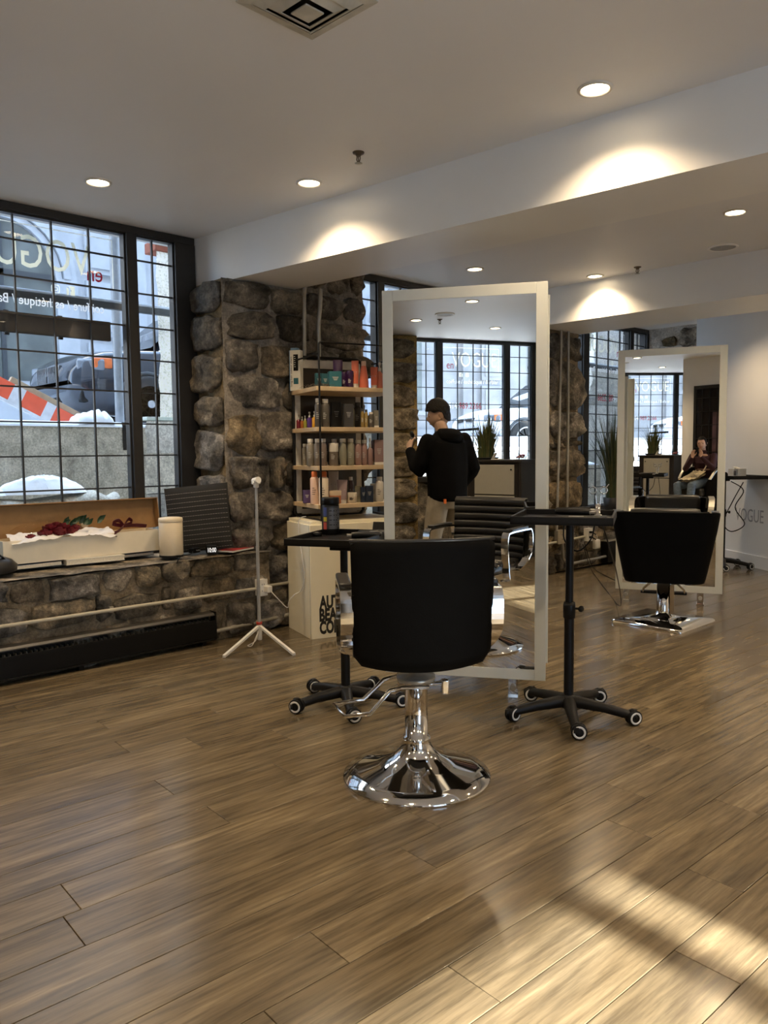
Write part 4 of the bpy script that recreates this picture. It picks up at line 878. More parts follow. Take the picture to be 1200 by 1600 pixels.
def outlet(label, loc, facing=0.0, double=True, w=.075, h=.118):
    t = thing('wall_outlet', label, 'outlet', loc, facing)
    obj('box', MB().box((-.02, 0, 0), (.045, w, h), .004), M['white'], t); obj('cover', MB().box((.004, 0, 0), (.006, w + .004, h + .004), .002), M['white'], t)
    sl = MB()
    for z in (.024, -.024):
        for y in (-.008, .008): sl.box((.0075, y, z), (.002, .003, .012))
    obj('slots', sl, M['black'], t); return t
outlet('white wall outlet on the stone beside the white tripod', (-4.66, 3.165, .345))
cgr = thing('charger', 'white plug charger in the outlet beside the tripod', 'charger', (-4.628, 3.19, .335)); obj('body', MB().box((0, 0, 0), (.05, .045, .05), .008), M['white'], cgr)
tag(obj('cable', MB().tube(smooth_path([(-4.605, 3.195, .325), (-4.55, 3.23, .26), (-4.52, 3.28, .20), (-4.5, 3.28, .25), (-4.46, 3.30, .30), (-4.44, 3.335, .32), (-4.40, 3.330, .36), (-4.37, 3.325, .44), (-4.40, 3.33, .58), (-4.45, 3.345, .72), (-4.45, 3.348, .838), (-4.41, 3.38, .862)], 6), .0032, 6), M['white']), 'thin white charging cable looping up the side of the cream cabinet', 'cable')

# tripod
tp = thing('phone_tripod', 'white phone tripod with telescopic pole standing before the stone wall', 'tripod', (-4.445, 2.985, 0))
for i, (x, y) in enumerate(((.145, -.375), (.425, -.02), (-.235, .17))):
    d = Vector((x, y, 0)); n = d.normalized(); s = Vector((-n.y, n.x, 0)); lg = MB()
    lg.loft([[p + s * .010 + q * .008, p - s * .010 + q * .008, p - s * .010 - q * .008, p + s * .010 - q * .008] for p, q in ((n * .012 + Vector((0, 0, .125)), Vector((0, 0, 1))), (d * .5 + Vector((0, 0, .068)), Vector((0, 0, 1))), (d + Vector((0, 0, .010)), Vector((0, 0, 1))))], smooth=False)
    obj('leg', lg, M['white'], tp)
obj('hub', MB().lathe([(.016, .03), (.018, .04), (.018, .13), (.014, .14)], n=20), M['white'], tp)
obj('ring', MB().lathe([(.019, .138), (.021, .142), (.021, .152), (.019, .156)], n=20), mat('red_plastic', (.42, .04, .02), .4), tp)
pole = MB(); zs = [.155, .40, .68, .93, 1.085]; rs = [.0125, .0115, .0105, .0095]
for i in range(4): pole.cyl((0, 0, zs[i]), (0, 0, zs[i + 1]), rs[i], n=16).lathe([(rs[i] + .001, zs[i + 1] - .008), (rs[i] + .001, zs[i + 1])], n=16)
obj('pole', pole, mat('tripod_grey', (.40, .40, .39), .35, .3), tp)
obj('holder', MB().cyl((-.025, .0, 1.125), (.03, .0, 1.135), .022, n=18).box((.0, .0, 1.10), (.03, .03, .04), .008).cyl((0, -.03, 1.115), (0, .03, 1.115), .010), M['white'], tp)
obj('tether', MB().tube(smooth_path([(.03, -.03, .10), (.04, -.06, .04), (.02, -.11, .012), (.06, -.10, .02), (.05, -.05, .09)], 6), .003, 6), M['white'], tp)

# flower box with lid, tissue, roses, ribbon
kraft = mat('kraft_card', (.30, .165, .06), .7, var=.1); cardw = mat('cream_card', (.76, .68, .52), .55, var=.03)
ZL = LEDGE + .014
bx = thing('flower_box', 'long cream flower box open on the window ledge with roses inside', 'box', (-5.09, 2.03, ZL + .035))
Lb, Wb, Hb, th = 1.02, .18, .145, .006
obj('front_panel', MB().box((Wb / 2, 0, Hb / 2), (th, Lb, Hb)), cardw, bx); obj('back_panel', MB().box((-Wb / 2, 0, Hb / 2), (th, Lb, Hb)), cardw, bx)
obj('bottom', MB().box((0, 0, .003), (Wb - .01, Lb - .01, .006)), kraft, bx)
for s in (-1, 1): obj('end_panel', MB().box((0, s * (Lb / 2 - .003), Hb / 2), (Wb - .008, th, Hb - .002)), cardw, bx)
ld = MB(); tl = Matrix.Rotation(R(-9), 3, 'Y')
def lb_(c, s): ld.box(Vector((-Wb / 2 - .035, .03, .15)) + tl @ Vector(c), s, 0, tl)
lb_((0, 0, .095), (.006, 1.14, .21)); lb_((.032, .57, .095), (.066, .006, .205)); lb_((.032, -.57, .095), (.066, .006, .205)); lb_((.032, 0, .198), (.066, 1.14, .006)); 
obj('lid', ld, kraft, bx)
obj('sticker', MB().prism([(.026 * math.cos(2 * PI * i / 24), .026 * math.sin(2 * PI * i / 24)) for i in range(24)], .001, Matrix.Translation((-Wb / 2 - .026, .08, .20)) @ Matrix.Rotation(R(90), 4, 'Y')), mat('clear_sticker', (.55, .48, .38), .3), bx)
bq = thing('rose_bouquet', 'bouquet of dark red roses with ribbon lying in the cream flower box', 'bouquet', (-5.07, 2.0, ZL + .19))
rred = mat('rose_petal', (.16, .006, .012), .55, var=.3, scale=40); rleaf = mat('rose_leaf', (.012, .045, .014), .5, var=.3)
for i, (y, z, x, s) in enumerate(((-.30, .0, .03, .030), (-.215, .018, .04, .042), (-.175, .048, .01, .040), (-.13, .025, .045, .044), (-.085, .045, .0, .042), (-.05, .02, .04, .038), (-.12, .055, -.03, .038), (-.02, .038, .02, .034))):
    rb = MB(); c = Vector((x, y, z))
    for j in range(11):
        a = j * 2.4; rad = s * (.25 + .075 * j); hgt = s * (1.0 - .045 * j)
        d = Vector((math.cos(a), math.sin(a), 0)); q = Vector((-d.y, d.x, 0))
        rb.grid(4, 4, lambda u, v: c + d * (rad * (.55 + .45 * math.sin(PI * v * .55))) * (1 - .15 * (2 * u - 1) ** 2) + q * ((u - .5) * s * (.9 + .1 * j) * (1 - .3 * v * v)) + Vector((0, 0, (v - .45) * hgt * 1.3)))
    rb.lathe([(.0001, -s * .6), (s * .5, -s * .4), (s * .45, s * .3), (.0001, s * .5)], c, 10)
    obj('rose', rb, rred, bq)
for i in range(12):
    y = -.10 + .26 * rnd.random(); a = rnd.uniform(-1, 1); c = Vector((rnd.uniform(-.05, .03), y, .05 + .03 * rnd.random())); d = Vector((.3 * a, math.cos(a), .5 + .4 * rnd.random())).normalized(); q = d.cross(Vector((1, 0, .2))).normalized()
    obj('leaf', MB().grid(4, 5, lambda u, v: c + d * (.06 * v) + q * ((u - .5) * .035 * math.sin(PI * min(.98, v + .08))) + Vector((.010 * (2 * u - 1) ** 2, 0, 0))), rleaf, bq)
rib = MB()
for p in ([(.05, .30, .03), (.06, .26, .07), (.05, .22, .05), (.05, .30, .03)], [(.05, .30, .03), (.06, .33, .075), (.05, .36, .05), (.05, .30, .03)], [(.05, .30, .03), (.07, .38, .03), (.075, .45, .02)], [(.05, .30, .03), (.075, .25, .0), (.08, .22, -.01)]):
    rib.strip(smooth_path([Vector(q) for q in p], 5), .028, .002, (.5, 0, .86))
obj('ribbon', rib, mat('wine_ribbon', (.10, .012, .018), .35), bq)
tis = mat('white_tissue', (.72, .70, .68), .5, var=.04); cel = glass_mat('cellophane', (.93, .88, .80))
obj('tissue', MB().grid(46, 10, lambda u, v: Vector((.10 - .13 * v, -.43 + .66 * u, -.03 + .055 * v + .022 * mnoise.noise(Vector((u * 7, v * 3, 2))) + .012 * mnoise.noise(Vector((u * 19, v * 6, 5))) + .025 * math.sin(u * PI) * (1 - v)))), tis, bq)
obj('cellophane', MB().grid(50, 10, lambda u, v: Vector((-.06 - .03 * v, -.46 + .98 * u, -.02 + (.10 + .03 * math.sin(u * 9)) * v * math.sin(PI * min(.97, max(.06, u))) ** .5 + .02 * mnoise.noise(Vector((u * 9, v * 3, 7)))))), cel, bq)
def book(label, loc, rz, w, d, h, col, pages=True):
    t = thing('book', label, 'book', loc, rz); cv = mat('book_cover', col, .45)
    obj('pages', MB().box((.002, 0, h / 2), (w - .008, d - .008, h - .006)), mat('paper_edge', (.72, .66, .52), .7, scale=120), t)
    obj('cover', MB().box((0, 0, .0015), (w, d, .003)).box((0, 0, h - .0015), (w, d, .003)).box((-w / 2 + .0015, 0, h / 2), (.003, d, h)), cv, t)
book('pale book under the middle of the flower box, pages showing', (-5.06, 2.08, ZL), R(-4), .22, .38, .034, (.62, .60, .55))
book('dark blue book under the left part of the flower box', (-5.11, 1.70, ZL), R(2), .22, .34, .028, (.03, .05, .075))
book('dark slate book under the right end of the flower box', (-5.12, 2.40, ZL), R(3), .17, .24, .022, (.05, .055, .06))
bg_ = thing('black_bag', 'soft black bag at the left edge of the picture on the ledge', 'bag', (-4.96, 1.38, ZL))
obj('body', MB().loft([[Vector((.14 * s * math.cos(t) * (1 + .08 * mnoise.noise(Vector((math.cos(t), z * 9, 3)))), .20 * s * math.sin(t), z)) for t in [2 * PI * k / 22 for k in range(22)]] for z, s in ((.0, .86), (.012, 1.0), (.045, 1.02), (.08, .86), (.105, .55), (.115, .15))]), M['leather'], bg_); obj('strap', MB().strip(smooth_path([(.02, -.14, .08), (.08, -.05, .14), (.09, .06, .13), (.04, .15, .05)], 6), .022, .004, (1, 0, .3)), M['leather'], bg_)
bn = thing('pedal_bin', 'small cream pedal bin on the ledge beside the flower box', 'bin', (-4.868, 2.565, ZL), R(-15))
cr = mat('cream_enamel', (.70, .60, .43), .3, var=.03)
obj('body', MB().lathe([(.078, .0), (.080, .004), (.080, .236), (.078, .238)], n=36), cr, bn); obj('lid', MB().lathe([(.081, .240), (.082, .252), (.079, .266), (.06, .270), (.0001, .272)], n=36), cr, bn)
obj('foot_ring', MB().lathe([(.082, -.001), (.082, .012), (.079, .014)], n=36), M['black'], bn); obj('pedal', MB().box((.092, .03, .012), (.03, .045, .008), .003), M['black'], bn); obj('hinge', MB().box((-.083, 0, .245), (.014, .05, .02), .003), M['black'], bn)
# striped cushion
cu = thing('striped_cushion', 'black cushion with thin white stripes leaning in the corner of the ledge', 'cushion', (-4.915, 2.825, ZL + .01))
cux = Vector((.245, .275, .035)).normalized(); cuz = Vector((-.11, -.02, .45)).normalized(); cuz = (cuz - cux * cuz.dot(cux)).normalized(); cuy = cux.cross(cuz)
Fc = Matrix((cux, cuz, cuy)).transposed(); cw_, chh = .455, .47
def cpt(u, v, s): e = (1 - abs(2 * u - 1) ** 3) * (1 - abs(2 * v - 1) ** 3); return Fc @ Vector(((u - .5) * cw_ * (1 - .03 * math.sin(PI * v)), v * chh, s * (.006 + .032 * max(0, e) ** .5)))
cb_ = MB(); cb_.grid(16, 16, lambda u, v: cpt(u, v, 1)); cb_.grid(16, 16, lambda u, v: cpt(u, v, -1))
for (f) in (lambda a: (a, 0), lambda a: (a, 1), lambda a: (0, a), lambda a: (1, a)): cb_.grid(16, 2, lambda u, v: cpt(*f(u), 1 if v > .5 else -1))
obj('cover', cb_, mat('black_weave', (.012, .011, .010), .85, bump=.2, bscale=400), cu)
for i in range(13):
    v = .035 + .0715 * i
    sp = MB()
    for s in (1,):
        for k in range(24):
            u0 = .015 + k * .0408; sp.add([cpt(u0, v - .002, s) + cuy * (.0012 * s), cpt(u0 + .031, v - .002, s) + cuy * (.0012 * s), cpt(u0 + .031, v + .002, s) + cuy * (.0012 * s), cpt(u0, v + .002, s) + cuy * (.0012 * s)], [[0, 1, 2, 3]])
    obj('stripe', sp, mat('white_thread', (.34, .32, .29), .8) if i == 0 else bpy.data.materials['white_thread'], cu)
ck = thing('alarm_clock', 'black block alarm clock with white digits on the ledge', 'clock', (-4.835, 2.855, ZL), R(-27))
obj('body', MB().box((0, 0, .031), (.19, .07, .06), .004), M['black'], ck)
fit_text('digits', '10:00', .046, .056, mat('white_digits', (.85, .85, .85), .4, emit=(1, 1, 1, .6)), ck, frame_mtx((.0955, -.028, .015), (0, 1, 0), (0, 0, 1)))
mg = thing('magazine', 'glossy red-edged magazine lying on the ledge right of the clock', 'magazine', (-4.86, 3.045, ZL), R(20))
obj('pages', MB().box((0, 0, .006), (.20, .25, .012)), M['white'], mg); obj('cover', MB().box((0, 0, .0135), (.202, .252, .003)), mat('red_print', (.36, .03, .03), .3, var=.9, scale=14), mg)
tag(obj('cable', MB().tube(smooth_path([(-4.93, 2.76, ZL + .02), (-4.86, 2.72, ZL + .010), (-4.80, 2.66, ZL + .008), (-4.745, 2.56, ZL + .004), (-4.712, 2.50, ZL - .08), (-4.712, 2.51, ZL - .15)], 6), .003, 6), M['black']), 'thin black cable trailing over the ledge beside the pedal bin', 'cable')
pg = thing('power_adapter', 'black power adapter on the ledge left of the alarm clock', 'adapter', (-4.92, 2.77, ZL), R(20)); obj('body', MB().box((0, 0, .018), (.05, .07, .035), .006), M['black'], pg); obj('prongs', MB().box((.035, .01, .02), (.02, .002, .008)).box((.035, -.01, .02), (.02, .002, .008)), M['steel'], pg)

# ------------------------------------------------------------------ cream cabinet and product shelves
UA = Vector((.27, .963, 0)).normalized(); VA = Vector((-.963, .27, 0)).normalized(); RZ = math.atan2(UA.y, UA.x)
cbt = thing('display_cabinet', 'cream display cabinet with black lettering, under the product shelves', 'cabinet', (-4.277, 3.308, 0), RZ)
# local: x along front (u), y into the wall (v)
obj('carcass', MB().box((.36, .225, .405), (.72, .45, .81), .003), M['offw'], cbt); obj('top_panel', MB().box((.36, .235, .822), (.69, .43, .024), .003), M['offw'], cbt)
obj('side_seam', MB().box((-.0008, .012, .405), (.002, .003, .80)), mat('seam_line', (.4, .37, .3), .6), cbt)
ink = mat('black_print', (.012, .011, .010), .5)
for i, (s_, w_) in enumerate((('AUTHENTIC', .42), ('BEAUTY', .283), ('CONCEPT', .335))): fit_text('lettering', s_, .122, w_, ink, cbt, frame_mtx((.062, -.0006, .218 - .0905 * i), (1, 0, 0), (0, 0, 1)), bold=.0056)
S0 = Vector((-4.27, 3.393, 0))
sh = thing('product_shelves', 'four-tier display shelf of pale boards in a black frame, on the cabinet', 'shelf', tuple(S0), RZ)
LV = [1.776, 1.494, 1.221, .950]
for z in LV: obj('board', MB().box((.33, .245, z - .0155), (.68, .49, .031), .003), M['wood'], sh)
fr_ = MB(); ft_ = .008
obj('front_frame', MB().tube([(.012, -.003, .834), (.012, -.003, 2.06)] + arc((.03, -.003, 2.06), .018, PI, PI / 2, 4) + [(.66, -.003, 2.078), (.66, -.003, .834)], .0075, 8), M['blackm'], sh)
obj('rear_frame', MB().tube([(.0, .475, .86), (.0, .475, 1.98)] + arc((.05, .475, 1.98), .05, PI, PI / 2, 5) + arc((.52, .475, 1.98), .05, PI / 2, 0, 5) + [(.57, .475, .86)] + arc((.52, .475, .88), .05, 0, -PI / 2, 4) + arc((.05, .475, .88), .05, -PI / 2, -PI, 4), .012, 8), M['blackm'], sh)
rp = MB()
for (a, b, c, d) in ((.012, .055, .86, 2.0), (.515, .558, .86, 2.0), (.055, .515, 1.95, 2.01), (.055, .515, .85, .89)): rp.box(((a + b) / 2, .475, (c + d) / 2), (b - a, .010, d - c))
obj('rear_border', rp, mat('white_border', (.55, .54, .50), .45), sh)
obj('rear_panel', MB().box((.285, .478, 1.42), (.46, .006, 1.06)), mat('smoked_panel', (.03, .026, .022), .15), sh)
for s in (.012, .66): obj('side_bar', MB().cyl((s, 0, .84), (s, .47, .84), .007).cyl((s, 0, 2.0), (s, .47, 2.0), .006), M['blackm'], sh)
def uv(px, v): return (px - 496.3 + 85 * v) / 203.0
PX = .00447
CM = {}
def cm(col, rough=.35, name='product_plastic'):
    k = (tuple(col), rough)
    if k not in CM: CM[k] = mat(name, col, rough, var=.04)
    return CM[k]
PRINT = mat('product_print', (.55, .54, .50), .5); PRINTD = mat('product_print_dark', (.07, .06, .06), .5)
def prod(kind, lv, px0, px1, h, v, col, cap, label, cat=None, side=False, rough=.35, pr=None):
    w_ = (px1 - px0) * PX; h = h * PX; pc = (px0 + px1) / 2
    if side: u = .035; v = (502 - pc) / 85
    else: u = uv(pc, v)
    P = S0 + UA * u + VA * v + Vector((0, 0, LV[lv]))
    t = thing({'box': 'product_box', 'jar': 'cream_jar', 'tube': 'product_tube', 'can': 'product_can'}.get(kind, 'product_bottle'), label, cat or {'box': 'box', 'jar': 'jar', 'tube': 'tube'}.get(kind, 'bottle'), tuple(P), RZ + (R(-30) if kind != 'box' else R(-14)))
    b = cm(col, rough); r = w_ / 2; pr = pr or (PRINT if sum(col) < 1.0 else PRINTD)
    if kind == 'bottle' or kind == 'curvy':
        hc = h * .14; hb = h - hc; sh_ = ((r * .86, 0), (r, .006), (r, hb * .88), (r * .80, hb * .96), (r * .6, hb)) if kind == 'bottle' else ((r * .75, 0), (r * .82, .005), (r, hb * .4), (r * .95, hb * .65), (r * .72, hb * .95), (r * .6, hb))
        obj('body', MB().lathe(list(sh_), n=20), b, t); obj('cap', MB().lathe([(r * .72, hb), (r * .74, hb + .002), (r * .74, h - .003), (r * .68, h)], n=20), cm(cap), t)
    elif kind == 'cone':
        hb = h * .82; obj('body', MB().lathe([(r * .96, 0), (r, .006), (r * .95, hb * .35), (r * .62, hb * .85), (r * .5, hb)], n=20), b, t); obj('cap', MB().lathe([(r * .5, hb), (r * .52, h - .004), (r * .42, h)], n=20), cm(cap), t)
    elif kind == 'pump':
        hb = h * .66; obj('body', MB().lathe([(r * .9, 0), (r, .005), (r, hb * .86), (r * .5, hb * .97), (r * .42, hb)], n=18), b, t)
        obj('spray_top', MB().lathe([(r * .45, hb), (r * .45, hb + h * .12), (r * .22, hb + h * .13), (r * .22, hb + h * .22), (r * .40, hb + h * .23), (r * .36, h)], n=14).box((0, -r * .4, h - h * .06), (r * .3, r * .8, h * .05), .001), cm(cap), t)
    elif kind == 'tube':
        hc = h * .16; rings = []
        for k in range(7): f = k / 6; ww = r * (.86 + .14 * f); dd = r * .8 * (1 - f) + .002; rings.append([Vector((ww * math.cos(a), dd * math.sin(a), hc + (h - hc) * f)) for a in [2 * PI * i / 20 for i in range(20)]])
        obj('body', MB().loft(rings), b, t); obj('cap', MB().lathe([(r * .74, 0), (r * .76, .003), (r * .78, hc)], n=20), cm(cap), t)
    elif kind == 'jar':
        hb = h * .62; obj('body', MB().lathe([(r * .92, 0), (r, .006), (r, hb)], n=24), b, t); obj('lid', MB().lathe([(r * 1.02, hb), (r * 1.03, hb + .003), (r * 1.03, h - .004), (r * .96, h)], n=24), cm(cap), t)
    elif kind == 'can':
        obj('body', MB().lathe([(r, 0), (r, h * .78), (r * .7, h * .83)], n=20), b, t); obj('cap', MB().lathe([(r * .66, h * .83), (r * .68, h * .98), (r * .5, h)], n=20), cm(cap), t)
    elif kind == 'box':
        obj('body', MB().box((0, 0, h / 2), (w_, w_ * .8, h), .0015), b, t)
        if cap: obj('band', MB().box((0, 0, h * .06), (w_ + .001, w_ * .8 + .001, h * .10)), cm(cap), t)
    # printed lines on the side that faces the room
    l_ = MB(); hb = h * .62
    for k in range(4):
        z = hb * (.78 - .1 * k); a0 = -PI / 2 - .45; a1 = -PI / 2 + (.5 if k else .1) - .1 * k
        if kind == 'box':
            l_.box((0, -w_ * .4 - .0006, z + h * .15), (w_ * (.5 - .08 * k), .0006, .0035))
        elif kind in ('tube',):
            l_.box((0, -r * .62 * (1 - z / h) - .0025, z + h * .1), (w_ * (.5 - .08 * k), .002, .0035))
        elif kind in ('bottle', 'can', 'jar'):
            pts = [(r * 1.012 * math.cos(a), r * 1.012 * math.sin(a)) for a in [a0 + (a1 - a0) * i / 5 for i in range(6)]]
            l_.add([Vector((x, y, z)) for x, y in pts] + [Vector((x, y, z + .004)) for x, y in pts], [[i, i + 1, 7 + i, 6 + i] for i in range(5)])
    if l_.v: obj('print', l_, pr, t)
    return t
coral = (.62, .155, .085); tealc = (.02, .10, .125); purp = (.035, .008, .05); wht = (.66, .63, .56); gry = (.085, .078, .068); dgry = (.045, .042, .038); bei = (.24, .215, .17); pnk = (.30, .185, .165); grn = (.27, .26, .195); peach = (.66, .45, .33); navy = (.01, .016, .03); clr = (.5, .48, .42)
# top tier
ch = thing('colour_chart_box', 'tall white and blue chart box standing at the left end of the top shelf', 'box', tuple(S0 + UA * .02 + VA * .445 + Vector((0, 0, LV[0]))), R(28))
obj('body', MB().box((0, 0, .148), (.085, .05, .296), .002), cm((.62, .6, .52)), ch); obj('side_panel', MB().box((-.044, 0, .148), (.003, .051, .297)), cm((.10, .27, .50)), ch)
obj('window', MB().box((.006, -.0257, .205), (.038, .001, .12)), M['black'], ch); obj('window', MB().box((.006, -.0257, .07), (.038, .001, .045)), cm(tealc), ch); obj('flap', MB().box((-.01, 0, .305), (.05, .045, .018)), cm((.16, .28, .42)), ch)
for k in range(6): obj('print', MB().box((-.004 + .003 * (k % 2), -.0263, .25 - .015 * k), (.012, .0006, .004)), cm(wht), ch)
fit_text('lettering', 'long hair colour chart', .02, .22, PRINTD, ch, frame_mtx((-.026, -.0258, .03), (0, 0, 1), (-1, 0, 0)))
tf = MB(); r5 = random.Random(5)
for i in range(260):
    u = r5.uniform(.04, .22); v = r5.uniform(.06, .36); p = S0 + UA * u + VA * v + Vector((0, 0, LV[0] + .004)); a = r5.uniform(0, 2 * PI); L_ = r5.uniform(.03, .08); d = Vector((math.cos(a), math.sin(a), 0)); hh = r5.uniform(.005, .03)
    tf.tube([p, p + d * L_ * .5 + Vector((0, 0, hh)), p + d * L_ + Vector((0, 0, r5.uniform(.0, .02)))], .0012, 3, caps=False)
to = obj('hair_tuft', tf, mat('grey_hair', (.10, .085, .065), .6, var=.4)); to['kind'] = 'stuff'; tag(to, 'loose tuft of grey brown hair lying on the top shelf', 'hair')
prod('box', 0, 492, 505, 24, .20, tealc, None, 'teal carton furthest left on the top shelf, behind the frame post')
prod('box', 0, 502, 514, 23, .16, tealc, None, 'teal carton in the middle of the three on the top shelf')
prod('box', 0, 513, 533, 25, .08, (.025, .125, .155), None, 'wide teal carton nearest the front of the top shelf')
prod('tube', 0, 521, 537, 46, .16, purp, purp, 'tall dark purple tube on the top shelf behind the teal cartons')
prod('jar', 0, 534, 544, 26, .13, purp, purp, 'dark purple jar on the top shelf, left one of two')
prod('jar', 0, 542, 553, 27, .08, purp, purp, 'dark purple jar on the top shelf, next to the coral tube')
prod('tube', 0, 550, 562, 44, .08, coral, wht, 'tall coral tube on the top shelf, right of the purple jars')
prod('cone', 0, 562, 578, 44, .08, coral, peach, 'tapering coral bottle on the top shelf')
prod('tube', 0, 581, 593, 35, .07, coral, wht, 'shorter coral tube on the top shelf, right of the tapering bottle')
prod('pump', 0, 591, 601, 43, .07, (.66, .2, .12), wht, 'coral spray bottle at the right end of the top shelf')
# second tier
prod('pump', 1, 459, 467, 24, 0, (.14, .012, .02), clr, 'small red spray bottle furthest left on the second shelf', side=True, rough=.1)
prod('pump', 1, 466, 472, 20, 0, (.30, .10, .02), clr, 'tiny orange vial second from left on the second shelf', side=True, rough=.1)
prod('pump', 1, 471, 477, 21, 0, (.25, .24, .04), clr, 'tiny yellow green vial on the second shelf beside the purple bottle', side=True, rough=.1)
prod('pump', 1, 477, 486, 26, 0, (.07, .03, .17), clr, 'small violet spray bottle on the second shelf', side=True, rough=.1)
prod('pump', 1, 485, 494, 26, 0, (.50, .25, .015), clr, 'small amber spray bottle on the second shelf', side=True, rough=.1)
prod('bottle', 1, 491, 502, 45, .06, gry, wht, 'tall grey white-capped bottle on the second shelf behind the frame post')
prod('bottle', 1, 501, 514, 44, .06, gry, wht, 'tall grey white-capped bottle on the second shelf right of the post')
prod('box', 1, 517, 533, 42, .22, (.012, .012, .012), None, 'black carton deep on the second shelf')
prod('box', 1, 536, 551, 37, .06, dgry, None, 'dark grey carton with pale print on the second shelf')
prod('bottle', 1, 549, 555, 36, .12, (.30, .28, .18), dgry, 'slim pale bottle on the second shelf, right of the grey carton')
prod('bottle', 1, 554, 567, 42, .18, dgry, dgry, 'dark bottle on the second shelf behind the amber flasks')
prod('bottle', 1, 564, 570, 30, .06, (.30, .21, .07), dgry, 'slim amber flask on the second shelf, left of two', rough=.1)
prod('bottle', 1, 570, 576, 29, .06, (.34, .25, .10), dgry, 'slim amber flask on the second shelf, right of two', rough=.1)
prod('bottle', 1, 576, 586, 25, .06, gry, wht, 'small grey bottle with white cap on the second shelf')
prod('box', 1, 585, 593, 28, .06, (.20, .19, .16), wht, 'small pale carton at the right end of the second shelf')
# third tier
prod('bottle', 2, 468, 477, 36, 0, bei, wht, 'short beige bottle furthest left on the third shelf', side=True)
prod('bottle', 2, 477, 490, 43, .15, bei, wht, 'tall beige bottle second from left on the third shelf')
prod('bottle', 2, 489, 500, 43, .08, (.18, .155, .13), wht, 'tall brown bottle behind the post on the third shelf')
prod('bottle', 2, 498, 509, 43, .06, (.19, .15, .13), wht, 'tall brown bottle just right of the post on the third shelf')
prod('tube', 2, 506, 512, 38, .14, (.03, .03, .03), wht, 'narrow black tube on the third shelf')
prod('bottle', 2, 516, 527, 43, .20, bei, wht, 'beige bottle standing behind the tin with white lid on the third shelf')
prod('jar', 2, 512, 527, 36, .06, (.15, .125, .10), wht, 'tall brown tin with broad white lid on the third shelf')
prod('curvy', 2, 528, 541, 43, .06, grn, wht, 'curved sage bottle on the third shelf')
prod('bottle', 2, 541, 553, 43, .06, grn, wht, 'straight sage bottle on the third shelf')
prod('bottle', 2, 553, 565, 41, .06, pnk, wht, 'dusty pink bottle on the third shelf, left of two')
prod('bottle', 2, 564, 574, 41, .06, pnk, wht, 'dusty pink bottle on the third shelf, right of two')
prod('pump', 2, 574, 583, 44, .06, (.27, .17, .16), wht, 'dusty pink pump bottle on the third shelf')
prod('tube', 2, 582, 590, 40, .14, (.22, .13, .13), wht, 'mauve tube half hidden on the third shelf')
prod('box', 2, 585, 600, 41, .06, (.25, .165, .16), wht, 'mauve carton at the right end of the third shelf')
# bottom tier
prod('box', 3, 470, 482, 21, .24, (.10, .06, .16), None, 'small violet carton furthest left on the bottom shelf')
prod('can', 3, 482, 496, 52, .10, peach, (.62, .16, .04), 'tall peach bottle with orange cap on the bottom shelf')
prod('can', 3, 495, 511, 52, .05, (.68, .58, .46), (.62, .16, .04), 'tall cream bottle with orange cap behind the post on the bottom shelf')
prod('tube', 3, 511, 528, 51, .20, (.50, .44, .37), wht, 'large pale tube at the back of the bottom shelf')
prod('jar', 3, 511, 531, 21, .06, (.60, .20, .07), (.66, .52, .36), 'orange and cream jar on the bottom shelf')
prod('tube', 3, 524, 541, 38, .05, (.30, .22, .22), wht, 'silver topped mauve tube on the bottom shelf')
prod('bottle', 3, 544, 552, 41, .20, (.10, .07, .07), wht, 'brown bottle with pale cap at the back of the bottom shelf')
prod('jar', 3, 540, 556, 17, .05, (.64, .55, .42), (.68, .62, .5), 'small cream jar on the bottom shelf')
prod('box', 3, 553, 563, 27, .10, (.36, .33, .22), None, 'olive carton on the bottom shelf left of the navy cartons')
prod('box', 3, 562, 571, 25, .07, navy, None, 'navy carton on the bottom shelf, left of two')
prod('box', 3, 570, 582, 27, .05, navy, None, 'navy carton on the bottom shelf, right of two')
prod('box', 3, 579, 588, 30, .09, (.6, .57, .48), None, 'cream carton on the bottom shelf right of the navy cartons')
prod('bottle', 3, 587, 600, 41, .05, wht, wht, 'tall white bottle at the right end of the bottom shelf')
tag(obj('cable', MB().tube(smooth_path([tuple(S0 + UA * .52 + VA * .0 + Vector((0, 0, 1.20))), tuple(S0 + UA * .50 - VA * .03 + Vector((0, 0, 1.12))), tuple(S0 + UA * .50 - VA * .03 + Vector((0, 0, .98))), tuple(S0 + UA * .51 - VA * .03 + Vector((0, 0, .86))), tuple(S0 + UA * .53 - VA * .12 + Vector((0, 0, .62))), tuple(S0 + UA * .56 - VA * .12 + Vector((0, 0, .02)))], 6), .004, 6), M['black']), 'black cable hanging down before the product shelves beside the large mirror', 'cable')

# ------------------------------------------------------------------ things on the trolleys
cn = thing('canister', 'black lidded canister with printed label on the left trolley', 'canister', (-3.457, 2.826, .848), R(30))
obj('body', MB().lathe([(.048, 0), (.050, .004), (.050, .165), (.046, .17)], n=32), M['black'], cn); obj('lid', MB().lathe([(.049, .17), (.051, .173), (.051, .205), (.047, .211), (.0001, .212)], n=32), M['black'], cn)
lm = mat('canister_label', (.045, .047, .052), .45)
def wrapband(r, a0, a1, z0, z1, n=10): 
    pts = [(r * math.cos(a0 + (a1 - a0) * i / n), r * math.sin(a0 + (a1 - a0) * i / n)) for i in range(n + 1)]
    return MB().add([Vector((x, y, z0)) for x, y in pts] + [Vector((x, y, z1)) for x, y in pts], [[i, i + 1, n + 2 + i, n + 1 + i] for i in range(n)], True)
obj('label', wrapband(.0505, R(-125), R(35), .03, .16), lm, cn)
